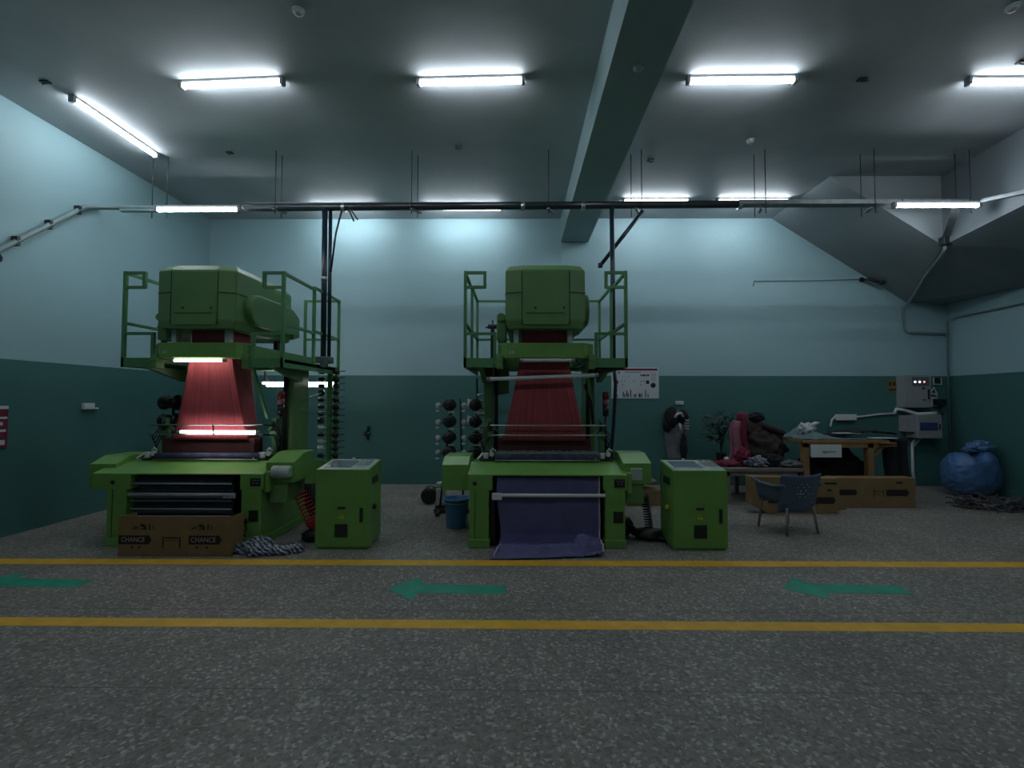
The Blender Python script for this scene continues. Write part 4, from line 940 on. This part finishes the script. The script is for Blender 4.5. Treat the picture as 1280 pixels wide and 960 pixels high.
# pile on the low table
def heap(name, c, r, mt, label, cat, amp=.45, seed=1., sub=4, flat=.586, extra=None):
    m = MB(c); m.blob(c, r, amp, 2.6, seed, sub, flat)
    if extra: extra(m)
    return tag(m.build(name, mt), label, cat)
heap('clothes_heap', (4.40, 8.35, .86), (.36, .26, .30), M['brown_fabric'], 'dark brown clothes heap leaning against the high bench', 'clothes', .35, 2.,
     extra=lambda m: (m.blob((4.30, 8.42, 1.10), (.20, .16, .26), .3, 2.4, 5., 4), m.tube([(4.36, 8.30, 1.28), (4.55, 8.25, 1.19), (4.70, 8.2, 1.12)], .05, 8)))
heap('woolly_hat', (4.33, 8.42, 1.40), (.13, .12, .09), M['black_fabric'], 'black woolly hat on top of the brown clothes heap', 'hat', .25, 3., flat=1.30)
m = MB((3.95, 8.25, .6)); m.sheet(lambda u, v: Vector((3.82 + .20 * u + .03 * math.sin(v * 6) - .10 * (1 - v) * (1 - u), 8.25 + .05 * math.sin(u * 9), .60 + .74 * v)), 18, 20, .04)
tag(m.build('pink_shawl', M['pink']), 'dusty pink shawl hanging upright on the low table', 'shawl')
m = MB((3.99, 8.2, .6)); m.sheet(lambda u, v: Vector((3.93 + .12 * u + .02 * math.sin(v * 7), 8.17 + .03 * math.sin(u * 9), .60 + .82 * v)), 14, 20, .03); m.blob((3.98, 8.22, 1.40), (.09, .07, .10), .3, 3, 2., 3)
tag(m.build('maroon_scarf', M['maroon']), 'maroon scarf hung in front of the pink shawl on the low table', 'scarf')
t = thing('potted_plant', (3.78, 8.62, .586), 'dark leafy plant at the left end of the low table', 'plant')
m = MB(); m.lathe([(.07, 0), (.09, .14), (.10, .15), (.08, .15)], (0, 0, 0), 'z', 16); m.build('pot', M['black_plastic'], t)
m = MB()
for k in range(9):
    a = random.uniform(0, 2 * PI); m.tube([(0, 0, .14), (.05 * math.cos(a), .05 * math.sin(a), .45), (.14 * math.cos(a), .10 * math.sin(a), .62 + .14 * random.random())], .007, 5)
m.build('stem', M['foliage'], t)
m = MB()
for k in range(190):
    a = random.uniform(0, 2 * PI); r_ = random.random() ** .6 * .28; z = .38 + random.random() * .48
    p = Vector((r_ * math.cos(a) - .05, r_ * math.sin(a) * .7, z)); d = Vector((random.uniform(-1, 1), random.uniform(-1, 1), random.uniform(-.6, .5))).normalized() * random.uniform(.08, .15); w_ = d.orthogonal().normalized() * .030
    tb = bmesh.new(); f = [tb.verts.new(q) for q in (p, p + d * .5 + w_, p + d, p + d * .5 - w_)]; tb.faces.new(f); m._merge(tb)
m.build('foliage', M['foliage'], t)
heap('maroon_cloth', (3.60, 8.0, .62), (.24, .16, .06), M['maroon'], 'folded maroon cloth at the left front of the low table', 'cloth', .3, 7.)
heap('white_yarn_ball', (3.62, 8.05, .70), (.045, .045, .035), M['white_fabric'], 'small white yarn ball on the folded maroon cloth', 'yarn', .15, 1., 3, .66)
heap('white_rag', (4.03, 7.86, .66), (.17, .10, .085), M['navy_rag'], 'crumpled white and black rag at the front of the low table', 'rag', .7, 4.)
heap('black_jacket', (4.32, 7.95, .68), (.20, .14, .12), M['black_fabric'], 'black jacket crumpled in the middle of the low table', 'jacket', .4, 9.)
heap('beige_cloth', (4.60, 7.86, .63), (.22, .11, .065), M['grey_fabric'], 'grey beige cloth at the right front of the low table', 'cloth', .5, 11.)
heap('pink_cloth', (3.88, 8.0, .72), (.12, .12, .16), M['maroon'], 'dark red cloth bunched below the hanging scarf', 'cloth', .5, 13.)

# chair
t = thing('plastic_chair', (3.58, 6.22, 0), 'slate blue plastic armchair with perforated back, facing away on the open floor', 'chair', None, .22)
def legp(a, b_): return MB().tube([a, b_], [.018, .014], 8)
for a, b_ in (((.20, -.22, .34), (.235, -.25, .0)), ((-.20, -.22, .34), (-.24, -.26, .0)), ((.20, .20, .40), (.235, .235, 0)), ((-.20, .20, .40), (-.235, .235, 0))):
    legp(a, b_).build('leg', M['grey_wood'], t)
m = MB()
def seatf(u, v): return Vector((-.23 + .46 * u, -.22 + .46 * v, .40 + .02 * v - .02 * math.sin(PI * u)))
m.sheet(seatf, 14, 12, .02); m.box(-.22, .20, .34, .22, .235, .42, .01); m.build('seat', M['chair'], t)
m = MB()
def backf(u, v):
    x = (-.28 + .55 * u) * (1 + .10 * v); return Vector((x, -.22 - .10 * v + .06 * (2 * u - 1) ** 2, .28 + .47 * v + .015 * (2 * u - 1) ** 2 * v))
m.sheet(backf, 18, 14, .016); bk = m.build('backrest', M['chair'], t)
m = MB()
for i in range(5):
    for j in range(5):
        if (i + j) % 2 == 0: continue
        p = backf(.36 + i * .07, .42 + j * .09); m.box(p.x - .006, p.y - .010, p.z - .008, p.x + .006, p.y + .004, p.z + .008)
p = backf(.45, .52); m.box(p.x - .02, p.y - .010, p.z - .012, p.x - .004, p.y + .004, p.z + .012)
m.build('perforation', M['light_panel'], bk)
for s in (-1, 1):
    m = MB(); m.sheet(lambda u, v: Vector((s * (.235 + .055 * v), -.20 + .44 * u, (.40 + .02 * u) + v * (.22 - .03 * math.sin(PI * u)))) if True else None, 14, 8, .014)
    m.tube([(s * .28, -.28, .63), (s * .31, -.12, .60), (s * .315, .10, .61), (s * .31, .24, .645)], [.016, .024, .024, .018], 8)
    m.build('armrest', M['chair'], t)

# sack and yarn waste in the corner
t = thing('plastic_sack', (8.16, 8.45, 0), 'big bulging blue plastic sack in the right rear corner', 'sack')
m = MB(); tb = bmesh.new(); bmesh.ops.create_icosphere(tb, subdivisions=5, radius=1)
for v in tb.verts:
    c = v.co.copy(); z = c.z
    f = noise.fractal(c * 1.8 + Vector((3, 1, 2)), 1, 2, 4); rid = abs(noise.noise(Vector((c.x * 3, c.y * 3, z * 9)))) * .07
    k = 1 + .06 * f - rid
    e_ = (abs(c.x) ** 2.6 + abs(c.y) ** 2.6 + abs(c.z) ** 2.6) ** (1 / 2.6); c = c / e_; z = c.z * .95
    rx = .36
    v.co = Vector((c.x * rx * k * (1.14 - .10 * z), c.y * .33 * k, .42 + z * .42 * k))
    if c.z > .55:
        d = math.hypot(c.x, c.y); v.co.z -= .10 * math.exp(-((c.x + .1) / .3) ** 2) * (c.z - .55) / .45
        v.co.z += .14 * max(0, c.x) * (c.z - .3)
    if v.co.z < .0: v.co.z = 0.0
for f in tb.faces: f.smooth = True
m._merge(tb); m.build('sack_body', M['bag'], t)
m = MB(); m.blob((-.05, -.05, .83), (.12, .10, .05), .5, 3, 3, 4); m.blob((.18, .0, .86), (.20, .16, .12), .35, 2.5, 8, 4); m.tube(coil((-.07, -.10, .83), (-.05, -.08, .87), .07, 2), .02, 6); m.build('gathered_neck', M['bag'], t)
o = None
bmw = MB((8.3, 7.5, 0))
for k in range(260):
    x = random.uniform(7.2, 8.4); y = random.uniform(6.85, 7.65) if x > 7.9 else random.uniform(7.3, 7.7); z = random.uniform(.0, .10) * (1 + .8 * max(0, x - 8.0))
    pts = [Vector((x, y, max(.012, z)))]; a = random.uniform(0, 2 * PI)
    for q in range(5):
        a += random.uniform(-1.2, 1.2); p_ = pts[-1] + Vector((math.cos(a) * .07, math.sin(a) * .06, random.uniform(-.04, .05))); p_.z = max(.012, p_.z); p_.x = min(p_.x, 8.40); pts.append(p_)
    bmw.tube(pts, random.uniform(.006, .014), 5)
o = bmw.build('yarn_waste', M['scrap']); tag(o, 'tangled heap of grey and dark yarn waste on the floor beside the blue sack', 'yarn waste'); o['kind'] = 'stuff'

# ------------------------------------------------------------------ camera, world, view
cam = bpy.data.cameras.new('camera'); co = bpy.data.objects.new('camera', cam); COL.objects.link(co)
cam.sensor_width = 36; cam.sensor_fit = 'HORIZONTAL'; cam.lens = 580 / 1280 * 36; cam.clip_start = .05
P, Yw, R = math.radians(2.0), math.radians(.5), math.radians(.1)
co.matrix_world = Matrix.Translation((0, 0, 1.7)) @ Matrix.Rotation(Yw, 4, 'Z') @ Matrix.Rotation(PI / 2 + P, 4, 'X') @ Matrix.Rotation(R, 4, 'Z')
SC.camera = co
w = bpy.data.worlds.new('world'); SC.world = w; w.use_nodes = True
w.node_tree.nodes['Background'].inputs[0].default_value = (.5, .6, .65, 1); w.node_tree.nodes['Background'].inputs[1].default_value = .02
SC.view_settings.view_transform = 'Standard'; SC.view_settings.look = 'None'; SC.view_settings.gamma = 1; SC.view_settings.use_curve_mapping = False
SC.view_settings.exposure = 1.4
SC.cycles.use_denoising = True
SC.cycles.max_bounces = 6; SC.cycles.diffuse_bounces = 4
SC.cycles.sample_clamp_indirect = 4
